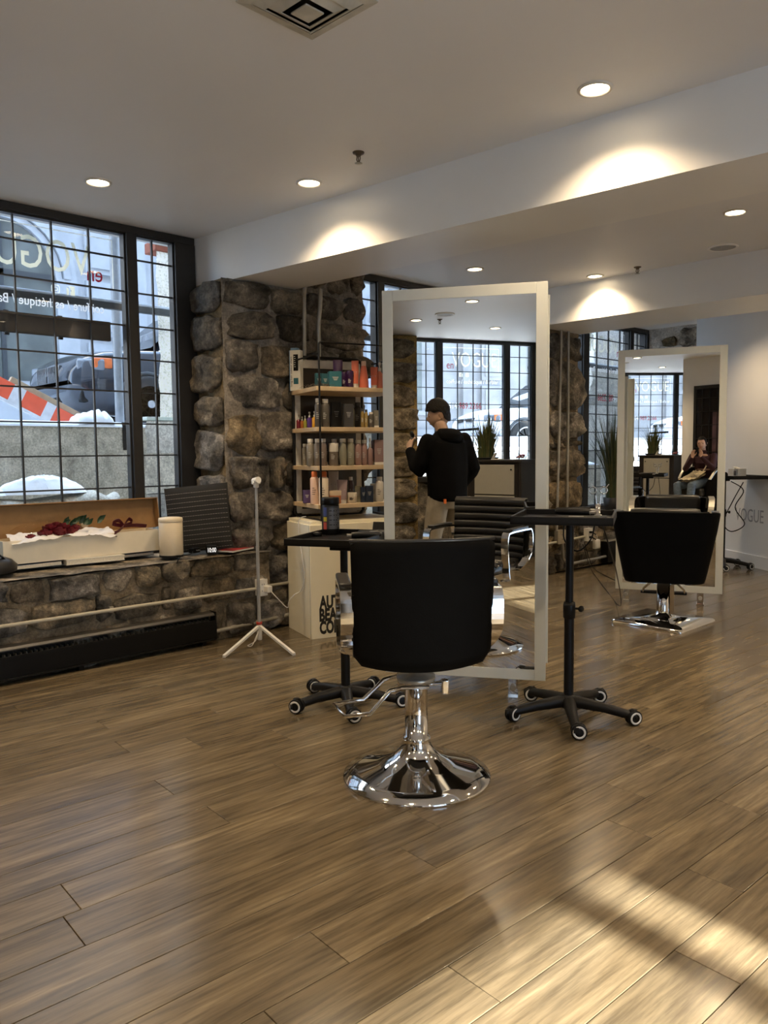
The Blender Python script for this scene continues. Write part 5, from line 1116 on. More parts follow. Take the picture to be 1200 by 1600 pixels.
for k in range(13): obj('print', wrapband(.0508, R(-80), R(-80 + (60 + 37 * (k * 7 % 3))), .036 + .009 * k, .0395 + .009 * k, 6), cm((.20, .20, .2)), cn)
for a0, z0, z1, c in ((-122, .03, .07, (.5, .08, .05)), (-121, .075, .10, (.55, .45, .04)), (-121, .105, .155, (.07, .10, .28))): obj('label_patch', wrapband(.0509, R(a0), R(a0 + 26), z0, z1, 4), cm(c), cn)
def clipper(name, label, loc, rz, L_=.16, cat='clipper', col=None):
    t = thing(name, label, cat, loc, rz); mt_ = col or M['black']
    obj('body', MB().loft([[Vector((x, r_ * math.cos(a), .022 + r_ * .8 * math.sin(a))) for a in [2 * PI * k / 14 for k in range(14)]] for x, r_ in ((-L_ / 2, .010), (-L_ / 2 + .01, .018), (0, .021), (L_ * .35, .024), (L_ / 2, .020))]), mt_, t)
    obj('blade', MB().box((L_ / 2 + .012, 0, .022), (.026, .04, .012), .002), M['steel'], t); return t
zt1 = .835 + .013
clipper('hair_clipper', 'black hair clipper with steel blade on the left trolley', (-3.10, 2.78, zt1), R(-130))
clipper('hair_clipper', 'black trimmer lying across the left trolley tray behind the front chair', (-3.18, 2.87, zt1), R(20), .13)
bc = thing('tool_case', 'grey open tool case at the right edge of the left trolley', 'case', (-3.105, 2.93, zt1), R(35)); obj('tray', MB().box((0, 0, .018), (.17, .085, .034), .006), mat('case_grey', (.06, .06, .058), .5), bc); obj('lid', MB().box((0, .05, .045), (.17, .012, .07), .004, Matrix.Rotation(R(-30), 3, 'X')), M['black'], bc)
rl_ = thing('tape_roll', 'small black roll beside the canister on the left trolley', 'roll', (-3.43, 2.70, zt1), R(0)); obj('roll', MB().lathe([(.012, .0), (.03, .0), (.031, .02), (.012, .02)], n=24), M['black'], rl_); obj('core', MB().lathe([(.011, .0), (.012, .021)], n=18), M['steel'], rl_)
cb2 = thing('comb', 'pale comb lying near the corner of the left trolley tray', 'comb', (-3.44, 2.60, zt1), R(118)); obj('spine', MB().box((0, 0, .003), (.15, .010, .004), .001), M['white'], cb2)
tt = MB()
for i in range(30): tt.box((-.07 + .0048 * i, -.014, .003), (.002, .02, .003))
obj('teeth', tt, M['white'], cb2)
zt2 = .978 + .013
clipper('hair_clipper', 'black clipper lying on the right trolley tray', (-2.13, 3.27, zt2), R(20), .17); clipper('hair_clipper', 'second black clipper behind the first on the right trolley tray', (-2.19, 3.36, zt2), R(40), .17)
tb = thing('tablet', 'flat black tablet with a light screen edge on the right trolley', 'tablet', (-2.04, 3.20, zt2), R(30)); obj('case', MB().box((0, 0, .006), (.24, .12, .010), .004), M['black'], tb); obj('label', MB().box((-.02, -.02, .0115), (.07, .018, .001)), M['white'], tb)
sc = thing('scissor_holder', 'chrome scissors standing in their holder on the right trolley', 'scissors', (-2.06, 3.385, zt2), R(30))
obj('holder', MB().lathe([(.022, 0), (.022, .004), (.012, .008), (.012, .055), (.009, .058)], n=20), M['chrome'], sc)
for s in (-1, 1):
    b_ = obj('blade', MB().cyl((s * .006, 0, .03), (s * .012, 0, .10), .004), M['chrome'], sc)
    obj('finger_ring', MB().tube(arc((s * .026, 0, .125), .017, 0, 2 * PI, 18)[:-1], .0032, 8, closed=True), M['chrome'], b_)
obj('tang', MB().tube([(.036, 0, .137), (.05, .0, .155)], .0025, 6).tube([(-.036, 0, .137), (-.045, 0, .158)], .0025, 6), M['chrome'], sc)
def cable(label, pts, r=.0038, mt=None): return tag(obj('cable', MB().tube(smooth_path(pts, 7), r, 6), mt or M['black']), label, 'cable')
cable('black cable hanging in loops under the right trolley tray', [(-2.26, 3.40, .97), (-2.25, 3.38, .86), (-2.20, 3.42, .80), (-2.14, 3.45, .86), (-2.12, 3.46, .96)])
cable('black cable drooping from the far corner of the right trolley tray to the floor', [(-2.04, 3.38, .97), (-2.25, 3.9, .62), (-3.2, 5.6, .06), (-3.95, 6.6, .006), (-4.55, 7.35, .03), (-4.70, 7.42, .28)])
cable('thin black cable curving over the floor left of the far mirror', [(-4.70, 7.45, .30), (-4.6, 7.45, .05), (-4.3, 7.2, .006), (-3.7, 6.75, .006), (-3.25, 6.75, .006)])
# far trolley against the angled white wall
trolley('black trolley with cables standing by the white wall at the right', (-3.645, 8.55, 0), R(-35), R(-62), .985, .40, .42, (-3.50, 8.62), .29, .10, .62)
fb = thing('product_box', 'small white carton on the far trolley by the white wall', 'box', (-3.53, 8.60, .998), R(-30)); obj('body', MB().box((0, 0, .05), (.17, .10, .10), .002), M['white'], fb); obj('flap', MB().box((.05, -.045, .107), (.06, .05, .008), 0, Matrix.Rotation(R(18), 3, 'Y')), M['white'], fb); obj('print', MB().box((.03, -.0505, .05), (.04, .001, .05)), M['steel'], fb)
fd = thing('hair_dryer', 'black hair dryer with red ring hanging on the far trolley', 'dryer', (-3.62, 8.42, 1.0), R(-40)); obj('barrel', MB().cyl((-.10, 0, .035), (.08, 0, .035), .036, .030), M['black'], fd); obj('handle', MB().cyl((.02, 0, .03), (.03, 0, -.0), .016), M['black'], fd); obj('ring', MB().cyl((-.108, 0, .035), (-.098, 0, .035), .037), cm((.35, .02, .03)), fd)
cable('black looped cable hanging on the far trolley', [(-3.56, 8.52, .96), (-3.44, 8.56, .86), (-3.50, 8.50, .68), (-3.42, 8.56, .50), (-3.52, 8.46, .42), (-3.60, 8.45, .52), (-3.53, 8.50, .74), (-3.46, 8.60, .95)], .006)
# conduits and sockets on the second pier, second heater
conduit('conduit', 'left of two thin conduits running down the second stone pier', [(-4.685, 6.955, 2.56), (-4.685, 6.93, 1.5), (-4.685, 6.895, .46)], .014, M['steel'], [(-4.70, 6.95, 1.9)])
conduit('conduit', 'right of two thin conduits running down the second stone pier', [(-4.685, 7.085, 2.56), (-4.685, 7.09, 1.5), (-4.685, 7.085, .50)], .014, M['steel'], [(-4.70, 7.09, 1.9)])
conduit('conduit', 'pale horizontal conduit between the sockets on the second pier', [(-4.685, 6.6, .34), (-4.685, 7.30, .36), (-4.685, 7.44, .365)], .013, M['conduitp'])
conduit('conduit', 'low rusty pipe along the foot of the second pier', [(-4.685, 7.0, .33), (-4.685, 7.02, .16), (-4.685, 7.12, .09), (-4.685, 7.8, .10), (-4.69, 9.2, .10)], .016, M['steel'])
so1 = outlet('metal double socket box on the second pier behind the trolley pole', (-4.665, 6.965, .40), 0, w=.16, h=.14); so1.children[0].data.materials[0] = M['steel']; so1.children[1].data.materials[0] = mat('tan_socket_plate', (.34, .29, .2), .4)
outlet('white outlet with black plugs right of the pier conduits', (-4.655, 7.48, .385), 0, w=.10, h=.14)
pk = thing('power_adapter', 'white power adapter hanging below the outlet on the second pier', 'adapter', (-4.64, 7.60, .27)); obj('body', MB().box((0, 0, 0), (.05, .10, .11), .02), M['white'], pk); obj('cord', MB().tube(smooth_path([(0, 0, .05), (.02, -.02, .09), (.01, -.06, .13)], 5), .004, 6), M['white'], pk)
for z in (.028, -.028): tag(obj('plug', MB().box((-4.63, 7.475, .385 + z), (.035, .03, .026), .005).cyl((-4.615, 7.475, .385 + z), (-4.585, 7.50, .36 + z), .006), M['black']), 'black plug in the ' + ('upper' if z > 0 else 'lower') + ' socket of the outlet on the second pier', 'plug')
h2 = thing('baseboard_heater', 'second black heater under the far window, left of the far mirror', 'heater', (-4.70, 8.72, 0)); obj('casing', MB().box((0, 0, .15), (.09, 1.7, .24), .006), M['heater'], h2); obj('top_hood', MB().box((0, 0, .275), (.10, 1.7, .012), .003), M['steel'], h2); obj('feet', MB().box((0, -.7, .015), (.06, .04, .03)).box((0, .7, .015), (.06, .04, .03)), M['heater'], h2)

# ------------------------------------------------------------------ tall grass plants
def grass_plant(label, loc, n, hmin, hmax, spread, seed, pot_r=.10, pot_h=.14, potc=(.02, .02, .02), lean=(0, 0), group=None):
    r_ = random.Random(seed); t = thing('grass_plant', label, 'plant', loc)
    obj('pot', MB().lathe([(pot_r * .75, 0), (pot_r * .8, .004), (pot_r, pot_h), (pot_r * .93, pot_h), (pot_r * .88, pot_h - .02), (.0001, pot_h - .022)], n=28), mat('plant_pot', potc, .5), t)
    gm = [mat('grass_blade', c, .5, var=.25) for c in ((.035, .055, .016), (.055, .075, .02), (.10, .095, .03))]
    for i in range(n):
        a = r_.uniform(0, 2 * PI); r0 = pot_r * .6 * math.sqrt(r_.random()); h = r_.uniform(hmin, hmax) * (1 - .25 * r_.random() ** 3); sp = spread * r_.random() ** 1.6; b = Vector((r0 * math.cos(a), r0 * math.sin(a), pot_h - .02)); d = Vector((math.cos(a) + lean[0], math.sin(a) + lean[1], 0)); wv = r_.uniform(.005, .010); q = Vector((-d.y, d.x, 0)).normalized()
        mb = MB(); N = 6; L_ = []
        for k in range(N + 1): f = k / N; L_.append(b + d * (sp * f ** 2) + Vector((0, 0, h * (f - .18 * sp / max(h, .1) * f ** 3))))
        vs = []
        for k, p in enumerate(L_): ww = wv * (1 - (k / N) ** 2.2) + .0006; vs += [p - q * ww, p + d.normalized() * ww * .5, p + q * ww]
        mb.add(vs, [[k * 3 + j, k * 3 + j + 1, k * 3 + j + 4, k * 3 + j + 3] for k in range(N) for j in range(2)], True)
        obj('blade', mb, r_.choice(gm), t)
    return t
grass_plant('tall grass plant in a dark pot before the far window, left of the far mirror', (-4.98, 8.50, .575), 130, .75, 1.2, .42, 3, .11, .16)

# ------------------------------------------------------------------ reception behind the camera (seen in the mirrors)
DZ = 1.205; dk = mat('dark_desk_laminate', (.022, .019, .017), .4); dgp = mat('grey_desk_panel', (.36, .345, .30), .22, var=.02)
qd2 = Vector((.54, .84, 0)).normalized(); rzd = math.atan2(qd2.y, qd2.x)
ds = thing('reception_desk', 'dark reception desk with pale grey front panels seen in the mirrors', 'desk', (-.2, -2.03, 0), rzd)
LD = .755        # front length; local x along the front, local -y into the desk... +y faces the room
obj('top', MB().box((LD / 2, -.26, DZ - .015), (LD + .03, .56, .03), .003), dk, ds)
obj('side_panel', MB().box((LD - .02, -.26, (DZ - .03) / 2), (.04, .52, DZ - .03), .002), dk, ds); obj('side_panel', MB().box((.035, -.26, (DZ - .03) / 2), (.07, .52, DZ - .03), .002), dk, ds)
obj('front_board', MB().box((LD / 2, -.02, (DZ - .03) / 2), (LD - .1, .03, DZ - .03)), dk, ds)
for z0, z1 in ((.78, 1.145), (.40, .765), (.04, .385)):
    dr = obj('panel', MB().box((LD / 2 + .01, .005, (z0 + z1) / 2), (LD - .20, .018, z1 - z0), .003), dgp, ds)
    if z0 > .7:
        for x in (.15, LD - .13): obj('fixing', MB().cyl((x, .014, z1 - .06), (x, .022, z1 - .06), .010), M['black'], dr)
pl2 = grass_plant('tall grass plant on the reception desk, seen in the mirrors', (.10, -2.10, DZ), 190, .34, .62, .22, 9, .17, .03, (.03, .03, .03))
bw = thing('glass_bowl', 'clear glass bowl of red sweets on the reception desk, seen in the mirrors', 'bowl', (.34, -1.63, DZ)); obj('bowl', MB().lathe([(.05, 0), (.055, .004), (.085, .055), (.10, .09), (.096, .09), (.08, .055), (.05, .008)], n=28), glass_mat('bowl_glass', (.85, .87, .88)), bw)
for i in range(16):
    a = i * 2.4; r0 = .05 * math.sqrt(i / 16); s = MB().lathe([(.0001, -.010), (.012, -.006), (.015, .0), (.012, .006), (.0001, .010)], (0, 0, 0), 10)
    o = obj('sweet', s, cm([(.42, .03, .03), (.5, .42, .38), (.3, .02, .05)][i % 3])); o.location = (.34 + r0 * math.cos(a), -1.63 + r0 * math.sin(a), DZ + .03 + .012 * (i % 3)); tag(o, 'wrapped sweet in the glass bowl on the reception desk', 'sweet', 'sweets in the glass bowl')
dd_ = thing('display_tray', 'white tray lying beside the bowl on the reception desk', 'tray', (.10, -1.80, DZ), rzd); obj('plate', MB().box((0, 0, .006), (.14, .08, .010), .003), M['white'], dd_); obj('card', MB().box((-.04, .0, .05), (.003, .07, .08), 0, Matrix.Rotation(R(30), 3, 'Y')), M['white'], dd_)
# black gridded panel on the white wall behind the photographer
gp = thing('gridded_panel', 'tall black gridded glass panel on the white wall behind the seated woman', 'panel', tuple(QA + qd * .245 + Vector((0, 0, 0))), math.atan2(qd.y, qd.x))
obj('back', MB().box((.42, .012, 1.21), (.84, .02, 2.41), .003), mat('dark_glass_back', (.014, .012, .012), .06), gp)
for (a, b, c, d) in ((0, .05, 0, 2.42), (.79, .84, 0, 2.42), (.05, .79, 2.36, 2.42), (.05, .79, 0, .08)): obj('frame', MB().box(((a + b) / 2, .026, (c + d) / 2), (b - a, .03, d - c), .002), M['frame'], gp)
for x in (.16, .30, .45, .60): obj('glazing_bar', MB().box((x, .030, 1.22), (.012, .014, 2.28)), M['frame'], gp)
for k in range(9): obj('glazing_bar', MB().box((.42, .030, .32 + .235 * k), (.74, .014, .012)), M['frame'], gp)
obj('poster', MB().box((.50, .0245, 1.55), (.28, .003, .8)), mat('mauve_poster', (.10, .055, .065), .4, var=.5, scale=5), gp)
# back left: black trolley-like counter edge behind the man
ct = thing('side_counter', 'black side counter against the stone corner, behind the man in the mirror', 'counter', (-1.95, -2.75, 0)); obj('top', MB().box((0, 0, .90), (1.3, .5, .03), .004), M['black'], ct); obj('front', MB().box((0, .05, .44), (1.24, .38, .88)), M['blackm'], ct)
# invented glass door, unseen, its panes shaped for the sun patch on the floor
dr = struct('door_added_1', MB().box((3.27, -.38, 1.2), (.10, .08, 2.4)).box((3.27, 2.12, 1.2), (.10, .64, 2.4)).box((3.27, 1.0, 2.40), (.10, 2.8, .06)).box((3.27, 1.0, .05), (.06, 2.7, .10)).box((3.27, .55, 1.2), (.08, .09, 2.3)).box((3.27, 1.59, 1.2), (.08, .13, 2.3)), M['frame'])
for y0, y1 in ((-.34, .505), (.595, 1.525), (1.655, 1.80)): obj('pane', MB().add([Vector((3.27, y0, .1)), Vector((3.27, y1, .1)), Vector((3.27, y1, 2.37)), Vector((3.27, y0, 2.37))], [[0, 1, 2, 3]]), M['pane'], dr)

# ------------------------------------------------------------------ people
def fuse(mb, voxel=.010, it=5):
    """melts overlapping pieces into one continuous smooth surface"""
    me = mb.mesh('fuse', M['black']); o = bpy.data.objects.new('fuse', me); C.objects.link(o)
    r_ = o.modifiers.new('r', 'REMESH'); r_.mode = 'VOXEL'; r_.voxel_size = voxel; r_.use_smooth_shade = True
    s_ = o.modifiers.new('s', 'SMOOTH'); s_.factor = .6; s_.iterations = it
    bpy.context.view_layer.update(); out = bpy.data.meshes.new_from_object(o.evaluated_get(bpy.context.evaluated_depsgraph_get())); bpy.data.objects.remove(o)
    r2_ = MB(); r2_.add([v.co.copy() for v in out.vertices], [list(p.vertices) for p in out.polygons], True); return r2_
def limb(mb, pts, rs, n=14, k=5):
    """tapering limb through the joints, rounded at both ends"""
    P = [Vector(p) for p in pts]; pp = []; rr_ = []
    for i in range(len(P) - 1):
        for j in range(k): t = j / k; pp.append(P[i].lerp(P[i + 1], t)); rr_.append(rs[i] + (rs[i + 1] - rs[i]) * (3 * t * t - 2 * t ** 3))
    pp.append(P[-1]); rr_.append(rs[-1]); d0 = (pp[0] - pp[1]).normalized(); d1 = (pp[-1] - pp[-2]).normalized()
    pp = [pp[0] + d0 * rr_[0] * .8, pp[0] + d0 * rr_[0] * .5] + pp + [pp[-1] + d1 * rr_[-1] * .5, pp[-1] + d1 * rr_[-1] * .8]; rr_ = [rr_[0] * .45, rr_[0] * .85] + rr_ + [rr_[-1] * .85, rr_[-1] * .45]
    mb.tube(pp, rr_, n); return mb
def trunk(mb, rings, side, front, n=24):
    """rings: (centre, half width, half depth)"""
    side = Vector(side); front = Vector(front)
    mb.loft([[Vector(c) + side * (a * math.cos(t)) + front * (b * math.sin(t)) for t in [2 * PI * i / n for i in range(n)]] for c, a, b in rings]); return mb
def hand(mb, wrist, d, side, pn, curl, s=1.0):
    """palm, four unequal bent fingers and a thumb leaving the side of the palm. d: finger direction, side: thumb side, pn: way the fingers bend"""
    d = Vector(d).normalized(); side = (Vector(side) - d * Vector(side).dot(d)).normalized(); pn = Vector(pn).normalized(); P = Vector(wrist)
    q = d.cross(side)
    mb.loft([[P + d * (f * s) + side * (a * s * math.cos(t)) + q * (b * s * math.sin(t)) for t in [2 * PI * i / 12 for i in range(12)]] for f, a, b in ((-.01, .022, .017), (.02, .032, .017), (.06, .040, .015), (.088, .038, .012))])
    for o, L_ in ((.029, .068), (.010, .078), (-.010, .072), (-.028, .056)):
        p = P + (d * .082 + side * o) * s; dd = d.copy(); pts = [p - d * .02 * s, p]
        for f in (.45, .32, .25): dd = (dd + pn * curl).normalized(); p = p + dd * L_ * s * f; pts.append(p)
        limb(mb, pts, [.0095 * s, .0092 * s, .0085 * s, .0078 * s, .007 * s], 8, 2)
    limb(mb, [P + (d * .02 + side * .022) * s, P + (d * .05 + side * .048) * s + pn * .006 * s, P + (d * .075 + side * .058) * s + pn * .016 * s, P + (d * .098 + side * .056) * s + pn * .022 * s], [.014 * s, .012 * s, .010 * s, .008 * s], 8, 2)
    return mb
def head_into(mb, c, fwd, s=1.0, pitch=0.0, female=True, mats=(0, 1, 2, 3)):
    """skull with brow, nose, mouth, chin, eyes and ears appended to a body mesh. mats: skin, eye, lip, brow"""
    f = Vector(fwd).normalized(); x = f.cross(Vector((0, 0, 1))).normalized(); z = Vector((0, 0, 1)); rot = Matrix((x, f, z)).transposed() @ Matrix.Rotation(pitch, 3, 'X')
    T = lambda p: Vector(c) + rot @ (Vector(p) * s)
    NU, NV = 28, 22; vs = []
    for j in range(NV + 1):
        ph = PI * j / NV
        for i in range(NU):
            th = 2 * PI * i / NU; px, py, pz = math.sin(ph) * math.sin(th), math.sin(ph) * math.cos(th), math.cos(ph)
            X, Y, Z = px * .074, py * .094, pz * .115
            if pz < 0: k = 1 - .34 * pz * pz; X *= k; Y = Y * (1 - .18 * pz * pz) + .022 * pz * pz * (1 if py > -.2 else .2)
            fr_ = max(0, py) ** 2
            Y += fr_ * (.020 * math.exp(-((X / .012) ** 2 + ((Z + .012) / .024) ** 2)) + .007 * math.exp(-((X / .022) ** 2 + ((Z + .055) / .014) ** 2)) + .006 * math.exp(-((X / .02) ** 2 + ((Z + .092) / .016) ** 2)) + .004 * math.exp(-((Z - .03) / .012) ** 2))
            Y -= fr_ * .010 * (math.exp(-(((X - .031) / .014) ** 2 + ((Z - .008) / .012) ** 2)) + math.exp(-(((X + .031) / .014) ** 2 + ((Z - .008) / .012) ** 2)))
            vs.append(T((X, Y, Z)))
    mb.cur = mats[0]; mb.add(vs, [[j * NU + i, j * NU + (i + 1) % NU, (j + 1) * NU + (i + 1) % NU, (j + 1) * NU + i] for j in range(NV) for i in range(NU)], True)
    for sx in (-1, 1):
        mb.cur = mats[0]; mb.loft([[T((sx * (.070 + .004 * k + .010 * math.cos(a) * (k > 0)), -.008 - .012 * k + .017 * math.sin(a) * (1 - .1 * k), -.012 + .029 * math.cos(a))) for a in [2 * PI * q / 12 for q in range(12)]] for k in range(3)])
        mb.cur = mats[1]; mb.lathe([(.0001, -.004), (.009, -.002), (.011, 0), (.009, .003), (.0001, .0045)], T((sx * .031, .079, .008)), 12, (rot @ Vector((0, 1, 0))).to_track_quat('Z', 'Y').to_matrix().to_4x4(), 1.1, .6)
        mb.cur = mats[3]; mb.tube([T((sx * (.014 + .010 * k), .091 - .004 * k * k, .027 + .003 * math.sin(k))) for k in range(4)], .0032 * s, 6)
    mb.cur = mats[2]; mb.loft([[T((xx, .090 - 4.5 * xx * xx + .005 * math.cos(a), -.056 + h_ * math.sin(a))) for a in [2 * PI * q / 8 for q in range(8)]] for xx, h_ in ((-.022, .001), (-.012, .005), (0, .0065), (.012, .005), (.022, .001))])
    mb.cur = 0; return T
skin_w = mat('woman_skin', (.50, .30, .215), .5, var=.05); skin_m = mat('man_skin', (.46, .29, .20), .5, var=.05); eye = mat('eye_dark', (.02, .014, .01), .2); lip = mat('lip', (.36, .12, .10), .4); hairm = mat('dark_hair', (.008, .006, .0045), .6, var=.4, scale=60, bump=.5, bscale=90, spec=.2)
maroon = mat('maroon_knit', (.026, .004, .009), .9, var=.2, scale=50, bump=.2, bscale=250); denim = mat('blue_denim', (.075, .105, .145), .85, var=.25, scale=30, bump=.15, bscale=300); blk = mat('black_fleece', (.0035, .0035, .004), .95, var=.2, bump=.2, bscale=120, spec=.08); khaki = mat('khaki_cotton', (.245, .21, .155), .85, var=.12, scale=14, bump=.25, bscale=30)
def V3(*a): return Vector(a)
# --- seated woman taking the picture
wm = thing('person', 'seated woman in a maroon polo-neck and jeans holding up a phone, in the far mirror', 'person', (0, 0, 0))
fwd = V3(-.66, .75, 0).normalized(); HC = V3(.185, -.225, 1.405)
J = dict(pel=V3(.285, -.345, .745), waist=V3(.285, -.345, .90), chest=V3(.265, -.315, 1.10), neck=V3(.235, -.285, 1.235), skull=V3(.205, -.25, 1.345),
         shL=V3(.115, -.41, 1.19), elL=V3(-.075, -.265, .975), wrL=V3(-.045, -.07, 1.175), shR=V3(.375, -.175, 1.19), elR=V3(.245, .065, .985), wrR=V3(.075, -.005, 1.185),
         hpL=V3(.235, -.43, .735), knL=V3(-.205, -.285, .70), anL=V3(-.23, -.16, .30), toL=V3(-.34, -.10, .265), hpR=V3(.325, -.275, .735), knR=V3(-.07, -.03, .705), anR=V3(-.15, .07, .30), toR=V3(-.27, .12, .265))
sdw = V3(.8, .6, 0).normalized(); L_ = lambda a, b, t: Vector(a).lerp(Vector(b), t)
def up(c, w_, d_): return (c, w_, d_)
bw_ = MB(); trunk(bw_, [up(J['pel'] + V3(0, 0, -.07), .12, .10), up(J['pel'], .165, .125), up(J['pel'] + V3(0, 0, .08), .145, .11), up(J['waist'], .125, .095), up(J['chest'] + V3(0, 0, -.03), .15, .11), up(J['chest'] + V3(0, 0, .07), .155, .095), up(J['neck'] + V3(0, 0, -.02), .09, .06), up(J['neck'] + V3(0, 0, .01), .05, .05)], sdw, fwd)
limb(bw_, [J['neck'] + V3(0, 0, -.03), J['neck'], J['skull']], [.052, .048, .05])
for s_, hd_, sd_ in (('L', V3(.02, .03, 1), rr), ('R', V3(-.05, -.02, 1), -rr)):
    limb(bw_, [J['sh' + s_], J['el' + s_], J['wr' + s_]], [.046, .038, .024]); limb(bw_, [J['hp' + s_], J['kn' + s_], J['an' + s_], J['to' + s_]], [.085, .060, .038, .03])
    hand(bw_, J['wr' + s_], hd_, sd_, fw * .4 + sd_ * .8, .28, .84)
mbw = fuse(bw_, .0055, 3); TW = head_into(mbw, HC, V3(-.62, .785, 0), .98, R(-6)); obj('body', mbw, [skin_w, eye, lip, hairm], wm)
g = MB(); trunk(g, [up(J['pel'] + V3(0, 0, .05), .155, .122), up(J['waist'] + V3(0, 0, -.03), .142, .112), up(J['waist'] + V3(0, 0, .06), .140, .110), up(J['chest'] + V3(0, 0, -.03), .168, .128), up(J['chest'] + V3(0, 0, .06), .172, .112), up(J['chest'] + V3(0, 0, .115), .13, .085), up(J['neck'] + V3(0, 0, .0), .062, .062), up(L_(J['neck'], J['skull'], .55), .060, .060)], sdw, fwd)
for s_ in 'LR': limb(g, [J['sh' + s_], J['el' + s_], L_(J['wr' + s_], J['el' + s_], .06)], [.060, .050, .033])
obj('sweater', fuse(g, .009, 4), maroon, wm)
g = MB(); trunk(g, [up(J['pel'] + V3(0, 0, -.085), .13, .11), up(J['pel'], .175, .135), up(J['pel'] + V3(0, 0, .075), .160, .124)], sdw, fwd)
for s_ in 'LR': limb(g, [J['hp' + s_], L_(J['hp' + s_], J['kn' + s_], .5), J['kn' + s_], J['an' + s_]], [.094, .084, .068, .050])
obj('jeans', fuse(g, .010, 4), denim, wm)
for s_ in 'LR':
    a, b = J['an' + s_], J['to' + s_]; obj('shoe', fuse(limb(MB(), [a + V3(0, 0, -.03), a.lerp(b, .6) + V3(0, 0, -.012), b], [.048, .046, .036]), .009, 3), mat('black_shoe', (.02, .02, .02), .4), wm)
def hair_cap(T, z_front, z_side, z_back, scale=1.0, top=1.0, bun=None, seed=1):
    mb = MB(); NU, NV = 40, 16
    def sm(t): t = max(0, min(1, t)); return t * t * (3 - 2 * t)
    def pt(u, v):
        th = 2 * PI * u; fr = math.cos(th)
        zl = z_back + (z_side - z_back) * sm((fr + .75) / .55); zl = zl + (z_front - zl) * sm((fr - .30) / .35)
        z = .118 + (zl - .118) * v; zz = z / .122
        r_ = math.sqrt(max(0, 1 - zz * zz)) if z > 0 else 1 - .30 * (z / .12) ** 2
        k = scale * (1 + (top - 1) * sm((z - .0) / .05)) * (1 + .03 * mnoise.noise(Vector((th * 4, v * 5, seed))) + .02 * mnoise.noise(Vector((th * 11, v * 4, seed + 3))))
        return T((.079 * r_ * math.sin(th) * k, (.100 * r_ * fr - .003) * k, z * (1 + 1.6 * (top - 1) * sm(z / .08)) + .004))
    mb.grid(NU, NV, pt)
    mb.grid(NU, 2, lambda u, v: (lambda p, q: p.lerp(q, v))(pt(u, 1), T((0, 0, .03))))
    if bun: mb.lathe([(.0001, -.03), (.026, -.018), (.033, 0), (.026, .02), (.0001, .03)], T(bun), 16)
    return mb
obj('hair', hair_cap(TW, .070, -.03, -.085, 1.03, 1.02, (0, -.108, -.03)), hairm, wm)
# bag on her lap and the phone she holds: things of their own
tb_ = thing('tote_bag', 'beige printed canvas bag on the lap of the seated woman', 'bag', (.03, -.235, .80))
bd = Vector((-.93, .30, -.14)).normalized(); bs_ = Vector((.30, .93, 0)).normalized()
obj('body', MB().grid(18, 14, lambda u, v: bd * (.34 * u - .16) + bs_ * ((v - .5) * .30) + V3(0, 0, .02 + .05 * math.sin(PI * u) * math.sin(PI * v) + .02 * mnoise.noise(V3(u * 5, v * 5, 1)) + .10 * (1 - u) ** 2)).grid(18, 14, lambda u, v: bd * (.34 * u - .16) + bs_ * ((v - .5) * .30) + V3(0, 0, -.012 + .02 * mnoise.noise(V3(u * 5, v * 5, 8)) + .085 * (1 - u) ** 2)), mat('printed_canvas', (.40, .33, .21), .8, var=.5, scale=38), tb_)
obj('strap', MB().strip(smooth_path([bd * -.15 + bs_ * .10 + V3(0, 0, .12), bd * -.20 + bs_ * .12 + V3(0, 0, .22), bd * -.24 + bs_ * .04 + V3(0, 0, .25), bd * -.2 + bs_ * -.06 + V3(0, 0, .2), bd * -.15 + bs_ * -.08 + V3(0, 0, .12)], 5), .025, .004, bs_), mat('canvas_strap', (.4, .33, .22), .8), tb_)
ph = thing('phone', 'black phone held up in front of the seated woman taking the picture', 'phone', tuple(V3(0, 0, 1.315) - fw * .014 - u2 * .052 - r2 * .018))
rp_ = Matrix((r2, u2, -fw)).transposed()
obj('body', MB().box((0, 0, 0), (.074, .152, .0085), .003, rp_), M['black'], ph)
ln = MB()
obj('camera_bump', MB().box(rp_ @ V3(.016, .050, -.0052), (.034, .036, .0022), .001, rp_), M['black'], ph)
# --- man in black seen from behind in the large mirror
mn = thing('person', 'standing man in black sweatshirt and khaki trousers, back turned, in the large mirror', 'person', (0, 0, 0))
B = V3(-1.46, .13, 0); mf = V3(-.28, -.96, 0).normalized(); mr_ = V3(mf.y, -mf.x, 0)      # mr_: his right-hand side
if mr_.x > 0: mr_ = -mr_
ml = -mr_
Q = lambda f, s, z: B + mf * f + mr_ * s + V3(0, 0, z)
Jm = dict(pel=Q(0, 0, .93), waist=Q(.0, 0, 1.08), chest=Q(.0, .0, 1.30), neck=Q(.025, .01, 1.47), skull=Q(.06, .03, 1.58),
          shR=Q(.02, .20, 1.405), elR=Q(.10, .265, 1.14), wrR=Q(.25, .25, 1.335), shL=Q(-.0, -.20, 1.42), elL=Q(-.06, -.275, 1.15), wrL=Q(.10, -.27, .97),
          hpR=Q(0, .095, .90), knR=Q(.03, .155, .50), anR=Q(-.02, .175, .09), toR=Q(.13, .20, .045), hpL=Q(0, -.095, .90), knL=Q(.03, -.165, .50), anL=Q(-.02, -.205, .09), toL=Q(.13, -.235, .045))
sd = mr_
bm_ = MB(); trunk(bm_, [up(Q(0, 0, .82), .12, .10), up(Q(0, 0, .92), .17, .125), up(Q(0, 0, 1.08), .155, .11), up(Q(0, 0, 1.28), .185, .125), up(Q(0, 0, 1.40), .18, .11), up(Q(.01, 0, 1.46), .10, .08)], sd, mf)
limb(bm_, [Q(.01, 0, 1.44), Jm['neck'], Jm['skull']], [.066, .060, .060])
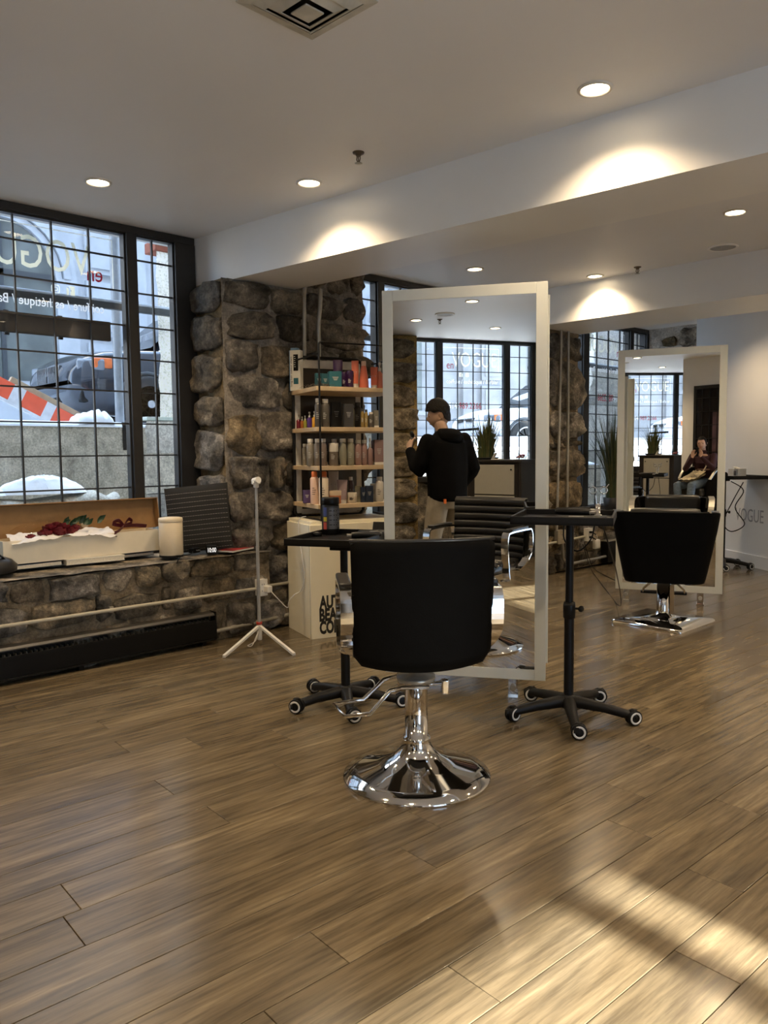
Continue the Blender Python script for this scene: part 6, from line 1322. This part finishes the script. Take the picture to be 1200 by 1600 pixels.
for s_, hd_, sd_, pn_ in (('R', mf * .25 + ml * .35 + V3(0, 0, 1), mf, ml), ('L', mf * .5 + V3(0, 0, -1), mf, mr_)):
    limb(bm_, [Jm['sh' + s_], Jm['el' + s_], Jm['wr' + s_]], [.060, .046, .030]); limb(bm_, [Jm['hp' + s_], Jm['kn' + s_], Jm['an' + s_], Jm['to' + s_]], [.095, .066, .042, .034])
    hand(bm_, Jm['wr' + s_], hd_, sd_, pn_, .55 if s_ == 'R' else .3, .98)
mbm = fuse(bm_, .006, 3); TM = head_into(mbm, Q(.080, .030, 1.655), mf * .72 + mr_ * .72, 1.08, R(-14)); obj('body', mbm, [skin_m, eye, lip, hairm], mn)
g = MB(); trunk(g, [up(Q(-.01, 0, .845), .185, .15), up(Q(-.01, 0, .87), .205, .165), up(Q(-.01, 0, 1.0), .208, .165), up(Q(-.01, 0, 1.15), .212, .160), up(Q(-.0, 0, 1.30), .225, .155), up(Q(.0, 0, 1.40), .215, .135), up(Q(.01, 0, 1.46), .15, .11), up(Q(.02, .0, 1.51), .088, .088)], sd, mf)
for s_ in 'LR': limb(g, [Jm['sh' + s_], Jm['el' + s_], L_(Jm['wr' + s_], Jm['el' + s_], .10)], [.088, .078, .052])
obj('sweatshirt', fuse(g, .012, 5), blk, mn)
obj('hood', fuse(trunk(MB(), [(Q(-.07, .0, 1.395), .10, .05), (Q(-.075, 0, 1.43), .135, .085), (Q(-.055, .0, 1.475), .135, .10), (Q(-.025, .005, 1.515), .105, .092), (Q(-.01, .01, 1.53), .07, .07)], sd, mf), .010, 3), blk, mn)
g = MB(); trunk(g, [up(Q(0, 0, .78), .13, .12), up(Q(0, 0, .86), .185, .145), up(Q(0, 0, .95), .175, .135)], sd, mf)
for s_ in 'LR': limb(g, [Jm['hp' + s_], L_(Jm['hp' + s_], Jm['kn' + s_], .5), Jm['kn' + s_], L_(Jm['kn' + s_], Jm['an' + s_], .5), Jm['an' + s_] + V3(0, 0, -.01)], [.108, .102, .088, .084, .074])
obj('trousers', fuse(g, .011, 5), khaki, mn)
obj('label', MB().box(Q(-.150, .15, .855), (.02, .02, .04)), cm((.7, .16, .03)), mn)
for s_ in 'LR':
    a, b = Jm['an' + s_], Jm['to' + s_]; obj('shoe', fuse(limb(MB(), [a + V3(0, 0, -.04), a.lerp(b, .6) + V3(0, 0, -.02), b], [.050, .048, .040]), .009, 3), mat('white_shoe', (.5, .5, .48), .5), mn)
obj('hair', hair_cap(TM, .050, .022, -.075, 1.025, 1.17, None, 6), hairm, mn)
clt = thing('hair_clipper', 'black round brush held up by the standing man in the large mirror', 'brush', tuple(Jm['wrR'] + (mf * .25 + ml * .35 + V3(0, 0, 1)).normalized() * .075 + ml * .022))
obj('head', MB().lathe([(.0001, -.012), (.030, -.010), (.036, 0), (.030, .010), (.0001, .012)], V3(0, 0, .075), 20, Matrix.Rotation(R(70), 4, 'Y')), M['black'], clt); obj('handle', MB().cyl((0, 0, -.06), (0, 0, .05), .011), M['black'], clt); obj('ring', MB().cyl((0, 0, .035), (0, 0, .047), .013), M['steel'], clt)
clt.name = 'round_brush'
